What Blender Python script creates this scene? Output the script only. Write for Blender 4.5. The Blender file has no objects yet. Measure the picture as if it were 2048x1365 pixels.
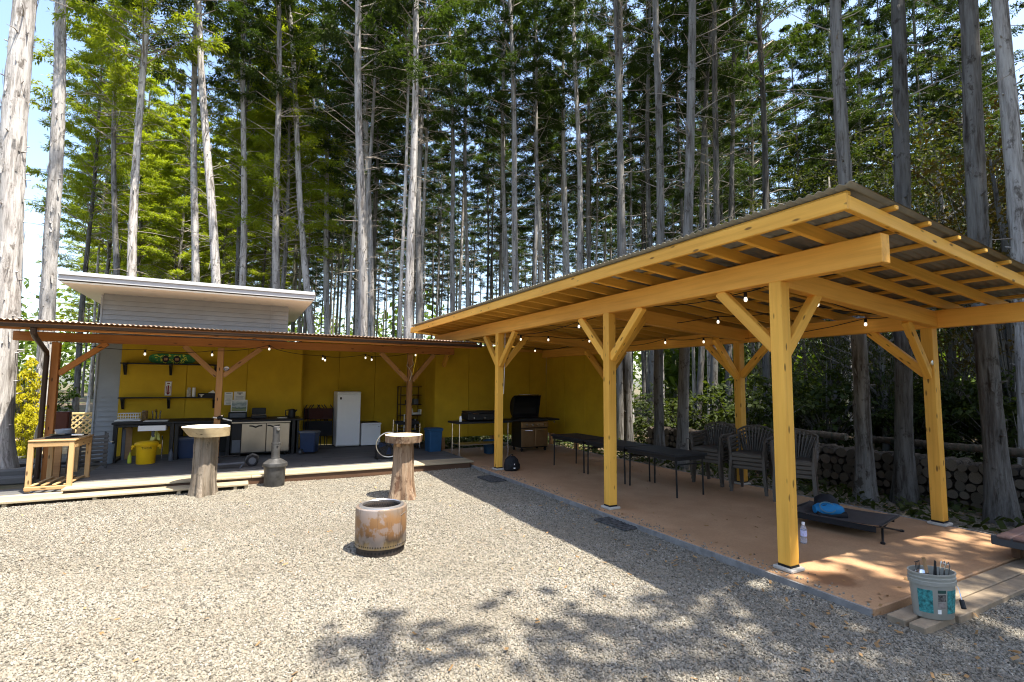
import bpy, math, random
import numpy as np
from mathutils import Matrix, Vector
R = math.radians
random.seed(7)
S = bpy.context.scene
COL = S.collection

# ---------------------------------------------------------------- camera, sky, sun, exposure
cam = bpy.data.objects.new('camera', bpy.data.cameras.new('camera'))
COL.objects.link(cam)
CR = [[0.88325, -0.04652, -0.46658], [-0.46882, -0.06963, -0.88055], [0.00848, 0.99649, -0.08331]]
M = Matrix.Identity(4)
for i in range(3):
    for j in range(3):
        M[i][j] = CR[i][j]
M.translation = (0, 0, 1.70)
cam.matrix_world = M
cam.data.sensor_width = 36
cam.data.lens = 1018 / 2048 * 36
cam.data.clip_end = 600
cam.data.clip_start = 0.05
S.camera = cam

SUN = Vector((0.19, -0.365, 1)).normalized()
world = bpy.data.worlds.new('World')
S.world = world
world.use_nodes = True
wn = world.node_tree
wn.nodes.clear()
sky = wn.nodes.new('ShaderNodeTexSky')
sky.sky_type = 'NISHITA'
sky.sun_disc = False
sky.sun_elevation = math.asin(SUN.z)
sky.sun_rotation = math.atan2(SUN.x, SUN.y)
sky.air_density = 1.0
sky.dust_density = 2.0
sky.ozone_density = 0.4
bg = wn.nodes.new('ShaderNodeBackground')
bg.inputs['Strength'].default_value = 0.085
wo = wn.nodes.new('ShaderNodeOutputWorld')
wn.links.new(sky.outputs[0], bg.inputs[0])
wn.links.new(bg.outputs[0], wo.inputs[0])
sl = bpy.data.lights.new('sun', 'SUN')
sl.energy = 2.7
sl.angle = R(0.53)
sl.color = (1, 0.925, 0.80)
so = bpy.data.objects.new('sun', sl)
COL.objects.link(so)
so.location = (20, -40, 100)
so.rotation_euler = SUN.to_track_quat('Z', 'Y').to_euler()
S.view_settings.view_transform = 'Standard'
S.view_settings.look = 'None'
S.view_settings.gamma = 1
S.view_settings.use_curve_mapping = False
S.view_settings.exposure = 2.5
S.cycles.max_bounces = 7
S.cycles.diffuse_bounces = 4
S.cycles.transmission_bounces = 6
S.cycles.transparent_max_bounces = 6
S.cycles.use_denoising = True
S.cycles.filter_width = 1.1
S.cycles.sample_clamp_indirect = 6

# ---------------------------------------------------------------- materials
class NT:
    def __init__(s, name):
        s.m = bpy.data.materials.new(name)
        s.m.use_nodes = True
        s.t = s.m.node_tree
        s.b = s.t.nodes['Principled BSDF']
        s.b.inputs['Specular IOR Level'].default_value = 0.3
    def n(s, ty, **kw):
        x = s.t.nodes.new('ShaderNode' + ty)
        for k, v in kw.items():
            if k in x.inputs.keys():
                x.inputs[k].default_value = v
            else:
                setattr(x, k, v)
        return x
    def l(s, a, b):
        s.t.links.new(a, b)
    def coords(s, scale=(1, 1, 1), rnd=True):
        tc = s.n('TexCoord')
        mp = s.n('Mapping')
        mp.inputs['Scale'].default_value = scale
        s.l(tc.outputs['Object'], mp.inputs['Vector'])
        if rnd:
            oi = s.n('ObjectInfo')
            mu = s.n('Math', operation='MULTIPLY')
            mu.inputs[1].default_value = 37.0
            s.l(oi.outputs['Random'], mu.inputs[0])
            ad = s.n('VectorMath', operation='ADD')
            s.l(mp.outputs[0], ad.inputs[0])
            s.l(mu.outputs[0], ad.inputs[1])
            return ad.outputs[0]
        return mp.outputs[0]
    def noise(s, vec, scale=5, detail=4, rough=0.6):
        x = s.n('TexNoise', Scale=scale, Detail=detail, Roughness=rough)
        s.l(vec, x.inputs['Vector'])
        return x.outputs[0]
    def ramp(s, fac, stops):
        x = s.n('ValToRGB')
        el = x.color_ramp.elements
        while len(el) < len(stops):
            el.new(0.5)
        for e, (p, c) in zip(el, stops):
            e.position = p
            e.color = (*c, 1) if len(c) == 3 else c
        s.l(fac, x.inputs[0])
        return x.outputs[0]
    def mix(s, fac, a, b, mode='MIX'):
        x = s.n('MixRGB', blend_type=mode)
        for i, v in enumerate((fac, a, b)):
            if hasattr(v, 'node'):
                s.l(v, x.inputs[i])
            elif i == 0:
                x.inputs[0].default_value = v
            else:
                x.inputs[i].default_value = (*v, 1)
        return x.outputs[0]
    def base(s, c):
        if hasattr(c, 'node'):
            s.l(c, s.b.inputs['Base Color'])
        else:
            s.b.inputs['Base Color'].default_value = (*c, 1)
    def bump(s, h, strength=0.3, dist=0.01):
        x = s.n('Bump', Strength=strength, Distance=dist)
        s.l(h, x.inputs['Height'])
        s.l(x.outputs[0], s.b.inputs['Normal'])
    def rough(s, v):
        if hasattr(v, 'node'):
            s.l(v, s.b.inputs['Roughness'])
        else:
            s.b.inputs['Roughness'].default_value = v
    def vary(s, col, amt=0.25):
        oi = s.n('ObjectInfo')
        mr = s.n('MapRange')
        mr.inputs['To Min'].default_value = 1 - amt
        mr.inputs['To Max'].default_value = 1 + amt
        s.l(oi.outputs['Random'], mr.inputs['Value'])
        hs = s.n('HueSaturation')
        s.l(mr.outputs[0], hs.inputs['Value'])
        s.l(col, hs.inputs['Color'])
        return hs.outputs[0]

def m_wood(name, c1, c2, knots=True, vary=0.12, rough=0.55, grain=26):
    t = NT(name)
    v = t.coords((1.1, grain, grain))
    g = t.noise(v, 1.0, 5, 0.65)
    v2 = t.coords((0.7, 2.5, 2.5))
    g2 = t.noise(v2, 1.0, 3, 0.5)
    mid = tuple((a + b) / 2 for a, b in zip(c1, c2))
    c = t.ramp(g, [(0.30, tuple(x * .8 for x in c2)), (0.5, mid), (0.66, c1)])
    c = t.mix(0.55, c, t.ramp(g2, [(0.3, tuple(x * 0.72 for x in c2)), (0.7, c1)]))
    if knots:
        vo = t.n('TexVoronoi', Scale=1.0)
        v3 = t.coords((4, 13, 13))
        t.l(v3, vo.inputs['Vector'])
        k = t.ramp(vo.outputs['Distance'], [(0.10, (1, 1, 1)), (0.18, (0, 0, 0))])
        c = t.mix(k, c, tuple(x * 0.28 for x in c2))
    t.base(t.vary(c, vary))
    t.bump(g, 0.25, 0.004)
    t.rough(rough)
    return t.m

def m_plain(name, col, rough=0.5, metal=0.0, noise=0.12, scale=6, spec=0.3, bump=0.0, vary=0.0):
    t = NT(name)
    v = t.coords((1, 1, 1))
    g = t.noise(v, scale, 4, 0.6)
    a = tuple(max(0, x * (1 - noise)) for x in col)
    b = tuple(min(1, x * (1 + noise)) for x in col)
    c = t.ramp(g, [(0.3, a), (0.7, b)])
    if vary:
        c = t.vary(c, vary)
    t.base(c)
    t.rough(rough)
    t.b.inputs['Metallic'].default_value = metal
    t.b.inputs['Specular IOR Level'].default_value = spec
    if bump:
        t.bump(t.noise(v, scale * 8, 3), bump, 0.004)
    return t.m

def m_leaf(name, c1, c2, trans=0.45, vary=0.25):
    t = NT(name)
    geo = t.n('NewGeometry')
    v = t.coords((1, 1, 1))
    g = t.noise(v, 0.8, 3, 0.6)
    c = t.ramp(g, [(0.32, c1), (0.68, c2)])
    sp = t.mix(0.5, c, t.ramp(geo.outputs['Random Per Island'], [(0, c1), (1, c2)]))
    c = t.vary(sp, vary)
    t.base(c)
    t.rough(0.6)
    t.b.inputs['Specular IOR Level'].default_value = 0.25
    tr = t.n('BsdfTranslucent')
    ct = t.mix(1.0, c, (1.5, 1.45, 0.5), 'MULTIPLY')
    t.l(ct, tr.inputs['Color'])
    mx = t.n('MixShader')
    mx.inputs[0].default_value = trans
    t.l(t.b.outputs[0], mx.inputs[1])
    t.l(tr.outputs[0], mx.inputs[2])
    t.l(mx.outputs[0], t.t.nodes['Material Output'].inputs['Surface'])
    return t.m

def m_bark(name, c1, c2, c3):
    t = NT(name)
    v = t.coords((16, 16, 1.3))
    g = t.noise(v, 1.0, 6, 0.7)
    v2 = t.coords((3, 3, 0.8))
    g2 = t.noise(v2, 1.0, 4, 0.6)
    v3 = t.coords((5, 5, 3.2))
    g3 = t.noise(v3, 1.2, 4, 0.7)
    c = t.ramp(g, [(0.40, c3), (0.49, c2), (0.62, c1)])
    c = t.mix(t.ramp(g2, [(0.35, (0, 0, 0)), (0.65, (0.7, 0.7, 0.7))]), c, c1)
    c = t.mix(t.ramp(g3, [(0.57, (0, 0, 0)), (0.66, (0.85, 0.85, 0.85))]), c, c3)
    t.base(t.vary(c, 0.38))
    t.bump(g, 1.0, 0.04)
    t.rough(0.9)
    t.b.inputs['Specular IOR Level'].default_value = 0.1
    return t.m

WP = m_wood('yellow stained pine', (0.92, 0.50, 0.085), (0.76, 0.365, 0.046))
WB = m_wood('orange stained beam pine', (0.86, 0.45, 0.085), (0.70, 0.32, 0.045), knots=False)
WR = m_wood('rafter pine', (0.86, 0.48, 0.085), (0.70, 0.35, 0.045), knots=False)
WK = m_wood('red brown stained beam', (0.52, 0.21, 0.055), (0.33, 0.115, 0.028))
WKP = m_wood('weathered brown post', (0.42, 0.22, 0.085), (0.27, 0.125, 0.045))
WD = m_wood('pale deck board', (0.42, 0.355, 0.24), (0.31, 0.25, 0.16), knots=False, vary=0.16, rough=0.7)
WDG = m_wood('shaded deck and grey weathered board', (0.13, 0.128, 0.125), (0.08, 0.079, 0.077), knots=False, vary=0.16, rough=0.75)  # dark tone paints canopy shade on the deck; also serves grey timber
WT = m_wood('bench timber', (0.48, 0.32, 0.155), (0.34, 0.205, 0.09), knots=True)
WDK = m_wood('dark brown timber', (0.13, 0.07, 0.04), (0.07, 0.036, 0.02), knots=False)
WL = m_wood('lattice strip wood', (0.60, 0.47, 0.24), (0.46, 0.34, 0.15), knots=False)
WCUT = m_wood('cut board', (0.48, 0.30, 0.16), (0.36, 0.21, 0.10))
YW = m_plain('mustard painted panel', (0.54, 0.34, 0.016), 0.78, noise=0.10, scale=2.2, vary=0.04)
BLK = m_plain('black powder coat', (0.012, 0.012, 0.013), 0.45)
BLKM = m_plain('matte black plastic', (0.016, 0.016, 0.018), 0.6)
DKM = m_plain('dark brown metal', (0.045, 0.028, 0.022), 0.35, metal=0.3)
CHR = m_plain('chrome tube', (0.72, 0.72, 0.74), 0.18, metal=1.0, noise=0.03)
WHT = m_plain('white enamel', (0.80, 0.81, 0.82), 0.28, noise=0.02)
PAPER = m_plain('white paper', (0.78, 0.77, 0.73), 0.8, noise=0.03)
INK = m_plain('grey print', (0.12, 0.12, 0.13), 0.8)
REDI = m_plain('dark red print', (0.22, 0.02, 0.02), 0.7)
NAVY = m_plain('navy plastic', (0.018, 0.035, 0.085), 0.4, noise=0.08)
GRYP = m_plain('slate grey plastic', (0.10, 0.11, 0.13), 0.45)
BLU = m_plain('blue plastic', (0.02, 0.075, 0.16), 0.4)
YEL = m_plain('yellow plastic', (0.78, 0.46, 0.008), 0.45, noise=0.05)
YBAG = m_plain('pale yellow bag film', (0.62, 0.60, 0.16), 0.4)
CONC = m_plain('pale concrete', (0.42, 0.40, 0.36), 0.9, noise=0.2, scale=12, bump=0.2)
STONE = m_plain('grey kerb stone', (0.22, 0.21, 0.20), 0.9, noise=0.3, scale=9, bump=0.4)
CHAIRM = m_plain('taupe resin', (0.085, 0.072, 0.06), 0.45, noise=0.06)
CUSH = m_plain('dark red cushion', (0.05, 0.015, 0.012), 0.8)
FABR = m_plain('dark brown mesh fabric', (0.055, 0.045, 0.042), 0.75, noise=0.15, scale=20)
BAGB = m_plain('bright blue fabric', (0.010, 0.15, 0.34), 0.7, noise=0.12, scale=14)
BAGK = m_plain('black bag fabric', (0.010, 0.010, 0.012), 0.75)
SIDE = m_plain('grey lap siding', (0.33, 0.35, 0.37), 0.7, noise=0.07, scale=3)
EAVE = m_plain('white painted soffit', (0.86, 0.84, 0.74), 0.6, noise=0.02)
FASC = m_plain('grey metal fascia', (0.40, 0.42, 0.44), 0.5, noise=0.04)
SHEET = m_plain('grey brown roof sheet', (0.24, 0.225, 0.18), 0.5, metal=0.35, noise=0.15)
SHEETR = m_plain('rust brown roof sheet', (0.24, 0.17, 0.125), 0.45, metal=0.35, noise=0.15)
BULB = NT('frosted lamp glass')
BULB.base((0.95, 0.93, 0.86))
BULB.rough(0.2)
BULB.b.inputs['Emission Color'].default_value = (1, 0.9, 0.7, 1)
BULB.b.inputs['Emission Strength'].default_value = 0.35
BULB = BULB.m
ALU = m_plain('brushed steel', (0.36, 0.335, 0.30), 0.28, metal=0.95, noise=0.08, scale=3)
GREYSTEEL = m_plain('sooty galvanised steel', (0.075, 0.075, 0.075), 0.42, metal=0.4, noise=0.45, scale=7)
BURNER = m_plain('grey steel ring', (0.50, 0.48, 0.48), 0.32, metal=0.85, noise=0.1)
SOOT = m_plain('sooty inner steel', (0.05, 0.04, 0.035), 0.7, metal=0.3, noise=0.4)
BRONZE = m_plain('bronze tinted steel', (0.34, 0.22, 0.12), 0.3, metal=0.9, noise=0.1)
CORD = m_plain('dark cord', (0.012, 0.011, 0.011), 0.6)
CORDW = m_plain('white cable', (0.7, 0.69, 0.66), 0.5)
HOSE = m_plain('pale hose', (0.40, 0.36, 0.30), 0.5)
TEAL = m_plain('teal print', (0.04, 0.20, 0.20), 0.5, noise=0.75, scale=40)
BUCK = m_plain('beige bucket plastic', (0.30, 0.295, 0.255), 0.5, noise=0.06)
LIME = m_plain('lime paint', (0.55, 0.60, 0.06), 0.5)
GRN = m_plain('green paint', (0.03, 0.20, 0.05), 0.5, noise=0.4, scale=25)
SKIN = m_plain('ochre paint', (0.45, 0.25, 0.14), 0.6)

def m_glass(name, col):
    t = NT(name)
    t.base(col)
    t.rough(0.05)
    t.b.inputs['Transmission Weight'].default_value = 0.75
    t.b.inputs['IOR'].default_value = 1.33
    return t.m
PET = m_glass('clear water bottle', (0.86, 0.88, 0.98))

def m_slab():
    t = NT('terracotta stained concrete')
    v = t.coords((1, 1, 1), False)
    g = t.noise(v, 2.2, 6, 0.65)
    g2 = t.noise(v, 0.5, 3, 0.5)
    g3 = t.noise(v, 60, 2, 0.5)
    c = t.ramp(g, [(0.3, (0.35, 0.20, 0.105)), (0.7, (0.46, 0.285, 0.16))])
    c = t.mix(t.ramp(g2, [(0.4, (0, 0, 0)), (0.7, (0.55, 0.55, 0.55))]), c, (0.31, 0.175, 0.09))
    c = t.mix(t.ramp(g3, [(0.3, (0.25, 0.25, 0.25)), (0.6, (0, 0, 0))]), c, (0.15, 0.08, 0.05))
    vo = t.n('TexVoronoi', Scale=0.42)
    t.l(v, vo.inputs['Vector'])
    nn = t.mix(0.12, vo.outputs['Distance'], g)
    c = t.mix(t.ramp(nn, [(0.13, (0.75, 0.75, 0.75)), (0.16, (0, 0, 0))]), c, (0.16, 0.075, 0.035))
    t.base(c)
    t.bump(g3, 0.12, 0.004)
    t.rough(0.62)
    return t.m
SLAB = m_slab()

def m_gravelbed():
    t = NT('gravel bed')
    v = t.coords((1, 1, 1), False)
    vo = t.n('TexVoronoi', Scale=38.0)
    t.l(v, vo.inputs['Vector'])
    g2 = t.noise(v, 1.1, 3, 0.5)
    c = t.ramp(vo.outputs['Color'], [(0.1, (0.07, 0.065, 0.055)), (0.5, (0.155, 0.143, 0.115)), (0.9, (0.24, 0.222, 0.18))])
    d = t.ramp(vo.outputs['Distance'], [(0.2, (0, 0, 0)), (0.75, (1, 1, 1))])
    c = t.mix(t.ramp(g2, [(0.35, (0, 0, 0)), (0.65, (0.25, 0.25, 0.25))]), c, (0.24, 0.20, 0.14))
    t.base(c)
    t.bump(d, 0.7, -0.02)
    t.rough(0.95)
    return t.m
GBED = m_gravelbed()

def m_pebble():
    t = NT('gravel stones')
    oi = t.n('ObjectInfo')
    c = t.ramp(oi.outputs['Random'], [(0.0, (0.05, 0.047, 0.041)), (0.22, (0.165, 0.152, 0.124)), (0.55, (0.262, 0.243, 0.198)),
                                       (0.8, (0.235, 0.226, 0.205)), (0.92, (0.27, 0.215, 0.155)), (1.0, (0.42, 0.40, 0.34))])
    big = t.noise(oi.outputs['Location'], 0.9, 4, 0.6)
    c = t.mix(t.ramp(big, [(0.35, (0, 0, 0)), (0.7, (0.6, 0.6, 0.6))]), c, (0.15, 0.13, 0.10))
    t.base(c)
    t.rough(0.85)
    t.b.inputs['Specular IOR Level'].default_value = 0.2
    return t.m
PEB = m_pebble()

def m_soil():
    t = NT('forest floor')
    v = t.coords((1, 1, 1), False)
    g = t.noise(v, 3.0, 6, 0.7)
    g2 = t.noise(v, 0.35, 3, 0.6)
    c = t.ramp(g, [(0.3, (0.045, 0.034, 0.022)), (0.55, (0.12, 0.09, 0.055)), (0.75, (0.22, 0.17, 0.11))])
    c = t.mix(t.ramp(g2, [(0.5, (0, 0, 0)), (0.62, (0.8, 0.8, 0.8))]), c, (0.055, 0.095, 0.022))
    t.base(c)
    t.bump(g, 0.6, 0.05)
    t.rough(0.95)
    return t.m
SOIL = m_soil()

BARK = m_bark('grey conifer bark', (0.44, 0.425, 0.41), (0.28, 0.26, 0.245), (0.09, 0.078, 0.068))
BARKD = m_bark('brown and shaded conifer bark', (0.175, 0.17, 0.16), (0.10, 0.093, 0.085), (0.04, 0.032, 0.026))
BARKM = m_bark('mossy conifer bark', (0.25, 0.26, 0.20), (0.16, 0.15, 0.115), (0.05, 0.045, 0.03))
STUMPB = m_bark('reddish stump bark', (0.38, 0.285, 0.20), (0.25, 0.15, 0.09), (0.11, 0.055, 0.035))
STUMPG = m_bark('grey brown stump bark', (0.31, 0.265, 0.21), (0.19, 0.15, 0.112), (0.07, 0.06, 0.042))
TWIG = m_plain('dead twig', (0.27, 0.235, 0.20), 0.9, noise=0.3)
LEAF = m_leaf('conifer sprays', (0.013, 0.030, 0.009), (0.054, 0.086, 0.016), 0.38)
LEAFL = m_leaf('sunlit conifer sprays', (0.10, 0.16, 0.012), (0.28, 0.32, 0.028), 0.48)  # brighter leaf green paints sunlight onto the left crowns
LEAFB = m_leaf('broad leaves', (0.018, 0.030, 0.008), (0.060, 0.070, 0.014), 0.45)
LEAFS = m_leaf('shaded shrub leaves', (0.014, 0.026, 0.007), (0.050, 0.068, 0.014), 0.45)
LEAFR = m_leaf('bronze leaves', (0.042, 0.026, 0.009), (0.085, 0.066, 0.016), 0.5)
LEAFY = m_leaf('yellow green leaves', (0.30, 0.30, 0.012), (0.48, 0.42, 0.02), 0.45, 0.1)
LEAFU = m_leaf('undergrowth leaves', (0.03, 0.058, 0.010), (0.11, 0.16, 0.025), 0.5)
DRY = m_leaf('dry leaves', (0.20, 0.11, 0.045), (0.34, 0.22, 0.11), 0.2)

def m_endgrain(name, c1, c2):
    t = NT(name)
    tc = t.n('TexCoord')
    ln = t.n('VectorMath', operation='LENGTH')
    t.l(tc.outputs['Object'], ln.inputs[0])
    g = t.noise(t.coords((1, 1, 1)), 30, 3)
    ad = t.n('Math', operation='MULTIPLY_ADD')
    ad.inputs[1].default_value = 0.012
    t.l(g, ad.inputs[0])
    t.l(ln.outputs['Value'], ad.inputs[2])
    sn = t.n('Math', operation='SINE')
    mu = t.n('Math', operation='MULTIPLY')
    mu.inputs[1].default_value = 420
    t.l(ad.outputs[0], mu.inputs[0])
    t.l(mu.outputs[0], sn.inputs[0])
    mr = t.n('MapRange')
    mr.inputs['From Min'].default_value = -1
    t.l(sn.outputs[0], mr.inputs['Value'])
    t.base(t.vary(t.mix(mr.outputs[0], c1, c2), 0.3))
    t.rough(0.85)
    return t.m
ENDG = m_endgrain('log end grain', (0.06, 0.049, 0.037), (0.13, 0.107, 0.08))
ENDP = m_endgrain('pale sawn disc', (0.66, 0.55, 0.36), (0.56, 0.43, 0.25))
ENDW = m_endgrain('bleached sawn disc', (0.72, 0.67, 0.55), (0.62, 0.55, 0.42))

def m_rusty():
    t = NT('heat stained steel')
    v = t.coords((1, 1, 1), False)
    vs = t.coords((14, 14, 2.2), False)
    g = t.noise(vs, 1.0, 5, 0.65)
    g2 = t.noise(v, 7, 4, 0.6)
    tc = t.n('TexCoord')
    sx = t.n('SeparateXYZ')
    t.l(tc.outputs['Object'], sx.inputs[0])
    ad = t.n('Math', operation='MULTIPLY_ADD')
    ad.inputs[1].default_value = 0.16
    t.l(g, ad.inputs[0])
    t.l(sx.outputs[2], ad.inputs[2])
    zc = t.ramp(ad.outputs[0], [(0.06, (0.38, 0.34, 0.26)), (0.165, (0.27, 0.20, 0.10)), (0.215, (0.07, 0.052, 0.04)), (0.27, (0.20, 0.105, 0.045)), (0.40, (0.23, 0.13, 0.062)), (0.47, (0.19, 0.15, 0.12))])
    c = t.mix(t.ramp(g2, [(0.5, (0, 0, 0)), (0.56, (0.6, 0.6, 0.6))]), zc, (0.26, 0.235, 0.235))
    c = t.mix(t.ramp(t.noise(t.coords((22, 22, 3), False), 1.0, 5, 0.7), [(0.55, (0, 0, 0)), (0.65, (0.6, 0.6, 0.6))]), c, (0.09, 0.06, 0.04))
    t.base(c)
    t.rough(0.42)
    t.b.inputs['Metallic'].default_value = 0.25
    return t.m
RUSTY = m_rusty()

def m_picture():
    t = NT('landscape print')
    v = t.coords((1, 1, 1), False)
    g = t.noise(v, 9, 4, 0.6)
    tc = t.n('TexCoord')
    sx = t.n('SeparateXYZ')
    t.l(tc.outputs['Object'], sx.inputs[0])
    ad = t.n('Math', operation='MULTIPLY_ADD')
    ad.inputs[1].default_value = 0.2
    t.l(g, ad.inputs[0])
    t.l(sx.outputs[2], ad.inputs[2])
    c = t.ramp(ad.outputs[0], [(0.08, (0.18, 0.20, 0.08)), (0.15, (0.30, 0.33, 0.16)), (0.18, (0.10, 0.16, 0.13)), (0.22, (0.42, 0.46, 0.46)), (0.27, (0.20, 0.26, 0.27)), (0.34, (0.55, 0.58, 0.56))])
    t.base(c)
    return t.m
PICT = m_picture()

# ---------------------------------------------------------------- mesh helpers
class MB:
    def __init__(s):
        s.v = []; s.f = []; s.mi = []; s.cur = 0
    def add(s, vs, fs):
        o = len(s.v)
        s.v += [tuple(p) for p in vs]
        s.f += [tuple(i + o for i in f) for f in fs]
        s.mi += [s.cur] * len(fs)
    def box(s, c, size, rz=0.0, ch=0.0, rot=None):
        x, y, z = (d / 2 for d in size)
        if ch <= 0:
            vs = [(-x, -y, -z), (x, -y, -z), (x, y, -z), (-x, y, -z), (-x, -y, z), (x, -y, z), (x, y, z), (-x, y, z)]
            fs = [(0, 3, 2, 1), (4, 5, 6, 7), (0, 1, 5, 4), (1, 2, 6, 5), (2, 3, 7, 6), (3, 0, 4, 7)]
        else:
            k = min(ch, x * .9, y * .9, z * .9)
            def ring(zz, a):
                return [(-x + a, -y + k * (a > 0) * 0 + (0 if a else k) + (a if a else 0), zz)] if False else None
            def oct_(xx, yy, kk, zz):
                return [(-xx + kk, -yy, zz), (xx - kk, -yy, zz), (xx, -yy + kk, zz), (xx, yy - kk, zz), (xx - kk, yy, zz), (-xx + kk, yy, zz), (-xx, yy - kk, zz), (-xx, -yy + kk, zz)]
            vs = oct_(x - k, y - k, k * .5, -z) + oct_(x, y, k, -z + k) + oct_(x, y, k, z - k) + oct_(x - k, y - k, k * .5, z)
            fs = [tuple(range(7, -1, -1)), tuple(range(24, 32))]
            for r in range(3):
                for i in range(8):
                    j = (i + 1) % 8
                    fs.append((r * 8 + i, r * 8 + j, r * 8 + 8 + j, r * 8 + 8 + i))
        m = Matrix.Translation(Vector(c)) @ (rot.to_4x4() if rot is not None else Matrix.Rotation(rz, 4, 'Z'))
        s.add([m @ Vector(p) for p in vs], fs)
    def loft(s, rings, caps=True, closed=True):
        n = len(rings[0])
        vs = [p for r in rings for p in r]
        fs = []
        for a in range(len(rings) - 1):
            for i in range(n if closed else n - 1):
                j = (i + 1) % n
                fs.append((a * n + i, a * n + j, a * n + n + j, a * n + n + i))
        if caps:
            fs.append(tuple(range(n - 1, -1, -1)))
            k = (len(rings) - 1) * n
            fs.append(tuple(range(k, k + n)))
        s.add(vs, fs)
    def tube(s, pts, r, n=8, caps=True):
        pts = [Vector(p) for p in pts]
        rr = r if isinstance(r, (list, tuple)) else [r] * len(pts)
        rings = []
        up = None
        for i, p in enumerate(pts):
            d = (pts[min(i + 1, len(pts) - 1)] - pts[max(i - 1, 0)]).normalized()
            if up is None:
                up = Vector((0, 0, 1)) if abs(d.z) < 0.9 else Vector((1, 0, 0))
            a = d.cross(up)
            if a.length < 1e-4:
                a = d.cross(Vector((0.3, 1, 0.2)))
            a.normalize()
            b = a.cross(d)
            up = b
            rings.append([p + (a * math.cos(t) + b * math.sin(t)) * rr[i] for t in [2 * math.pi * k / n for k in range(n)]])
        s.loft(rings, caps)
    def lathe(s, prof, n=24, c=(0, 0, 0), sx=1, sy=1, caps=True):
        rings = [[(c[0] + r * sx * math.cos(2 * math.pi * k / n), c[1] + r * sy * math.sin(2 * math.pi * k / n), c[2] + z) for k in range(n)] for r, z in prof]
        s.loft(rings, caps)
    def disc(s, c, r, axis=(0, 0, 1), n=10, h=0.002):
        a = Vector(axis).normalized()
        s.tube([Vector(c), Vector(c) + a * h], r, n)
    def mesh(s, name, mats, smooth=False):
        me = bpy.data.meshes.new(name)
        me.from_pydata(s.v, [], s.f)
        mats = mats if isinstance(mats, (list, tuple)) else [mats]
        for m in mats:
            me.materials.append(m)
        if len(mats) > 1:
            me.polygons.foreach_set('material_index', s.mi)
        if smooth:
            me.polygons.foreach_set('use_smooth', [True] * len(me.polygons))
            if smooth != 'all':
                try:
                    me.set_sharp_from_angle(angle=R(40))
                except Exception:
                    pass
        me.update()
        return me

def link(name, data, parent=None, Mx=None):
    o = bpy.data.objects.new(name, data)
    COL.objects.link(o)
    if parent is not None:
        o.parent = parent
    if Mx is not None:
        o.matrix_basis = Mx
    return o
def tag(o, label=None, cat=None, group=None, kind=None):
    if label: o['label'] = label
    if cat: o['category'] = cat
    if group: o['group'] = group
    if kind: o['kind'] = kind
    return o
def thing(name, label, cat, loc=(0, 0, 0), rz=0.0, group=None):
    o = bpy.data.objects.new(name, None)
    COL.objects.link(o)
    o.location = loc
    o.rotation_euler = (0, 0, rz)
    o.empty_display_size = 0.1
    return tag(o, label, cat, group)
def part(name, mb, mat, parent, smooth=False, Mx=None):
    return link(name, mb.mesh(name, mat, smooth), parent, Mx)
def solo(name, mb, mat, label, cat, loc=(0, 0, 0), rz=0, group=None, smooth=False):
    o = link(name, mb.mesh(name, mat, smooth))
    o.location = loc
    o.rotation_euler = (0, 0, rz)
    return tag(o, label, cat, group)
def struct(name, mb, mat, smooth=False, kind='structure'):
    o = link(name, mb.mesh(name, mat, smooth))
    o['kind'] = kind
    return o
def kids(o):
    return [c for c in list(bpy.data.objects) if c.parent == o]
def copy_thing(root, loc, rz=0, label=None, group=None, scale=None):
    r = root.copy(); COL.objects.link(r)
    r.location = loc
    r.rotation_euler = (0, 0, rz)
    if scale: r.scale = scale
    if label: r['label'] = label
    if group: r['group'] = group
    for ch in root.children:
        c = ch.copy(); COL.objects.link(c); c.parent = r
        for g in ch.children:
            d = g.copy(); COL.objects.link(d); d.parent = c
    return r
_tm = {}
def timber(name, p0, p1, w, h, mat, parent, up=(0, 0, 1), ch=0.006, label=None):
    """sawn timber from p0 to p1, w across and h along up; grain runs along local X"""
    p0 = Vector(p0); p1 = Vector(p1)
    L = (p1 - p0).length
    key = (name, round(L, 3), w, h, mat.name)
    if key not in _tm:
        mb = MB()
        mb.box((L / 2, 0, 0), (L, w, h), ch=ch)
        _tm[key] = mb.mesh(name, mat)
    x = (p1 - p0).normalized()
    u = Vector(up)
    y = u.cross(x)
    if y.length < 1e-4:
        y = Vector((0, 1, 0)).cross(x)
    y.normalize()
    z = x.cross(y)
    Mx = Matrix((x, y, z)).transposed().to_4x4()
    Mx.translation = p0
    o = link(name, _tm[key], parent, Mx)
    if label: o['label'] = label
    return o

# ---------------------------------------------------------------- ground
mb = MB()
n = 40
g = [(-1 + 2 * i / n) for i in range(n + 1)]
vs = []
for a in g:
    for b in g:
        x = 8 + math.copysign(abs(a) ** 2.2, a) * 240
        y = 12 + math.copysign(abs(b) ** 2.2, b) * 240
        z = -0.012
        if x > 8.6 or y > 15:
            z -= 0.05 * random.random()
        vs.append((x, y, z))
fs = [(i * (n + 1) + j, (i + 1) * (n + 1) + j, (i + 1) * (n + 1) + j + 1, i * (n + 1) + j + 1) for i in range(n) for j in range(n)]
mb.add(vs, fs)
struct('ground', mb, SOIL, True)
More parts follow.
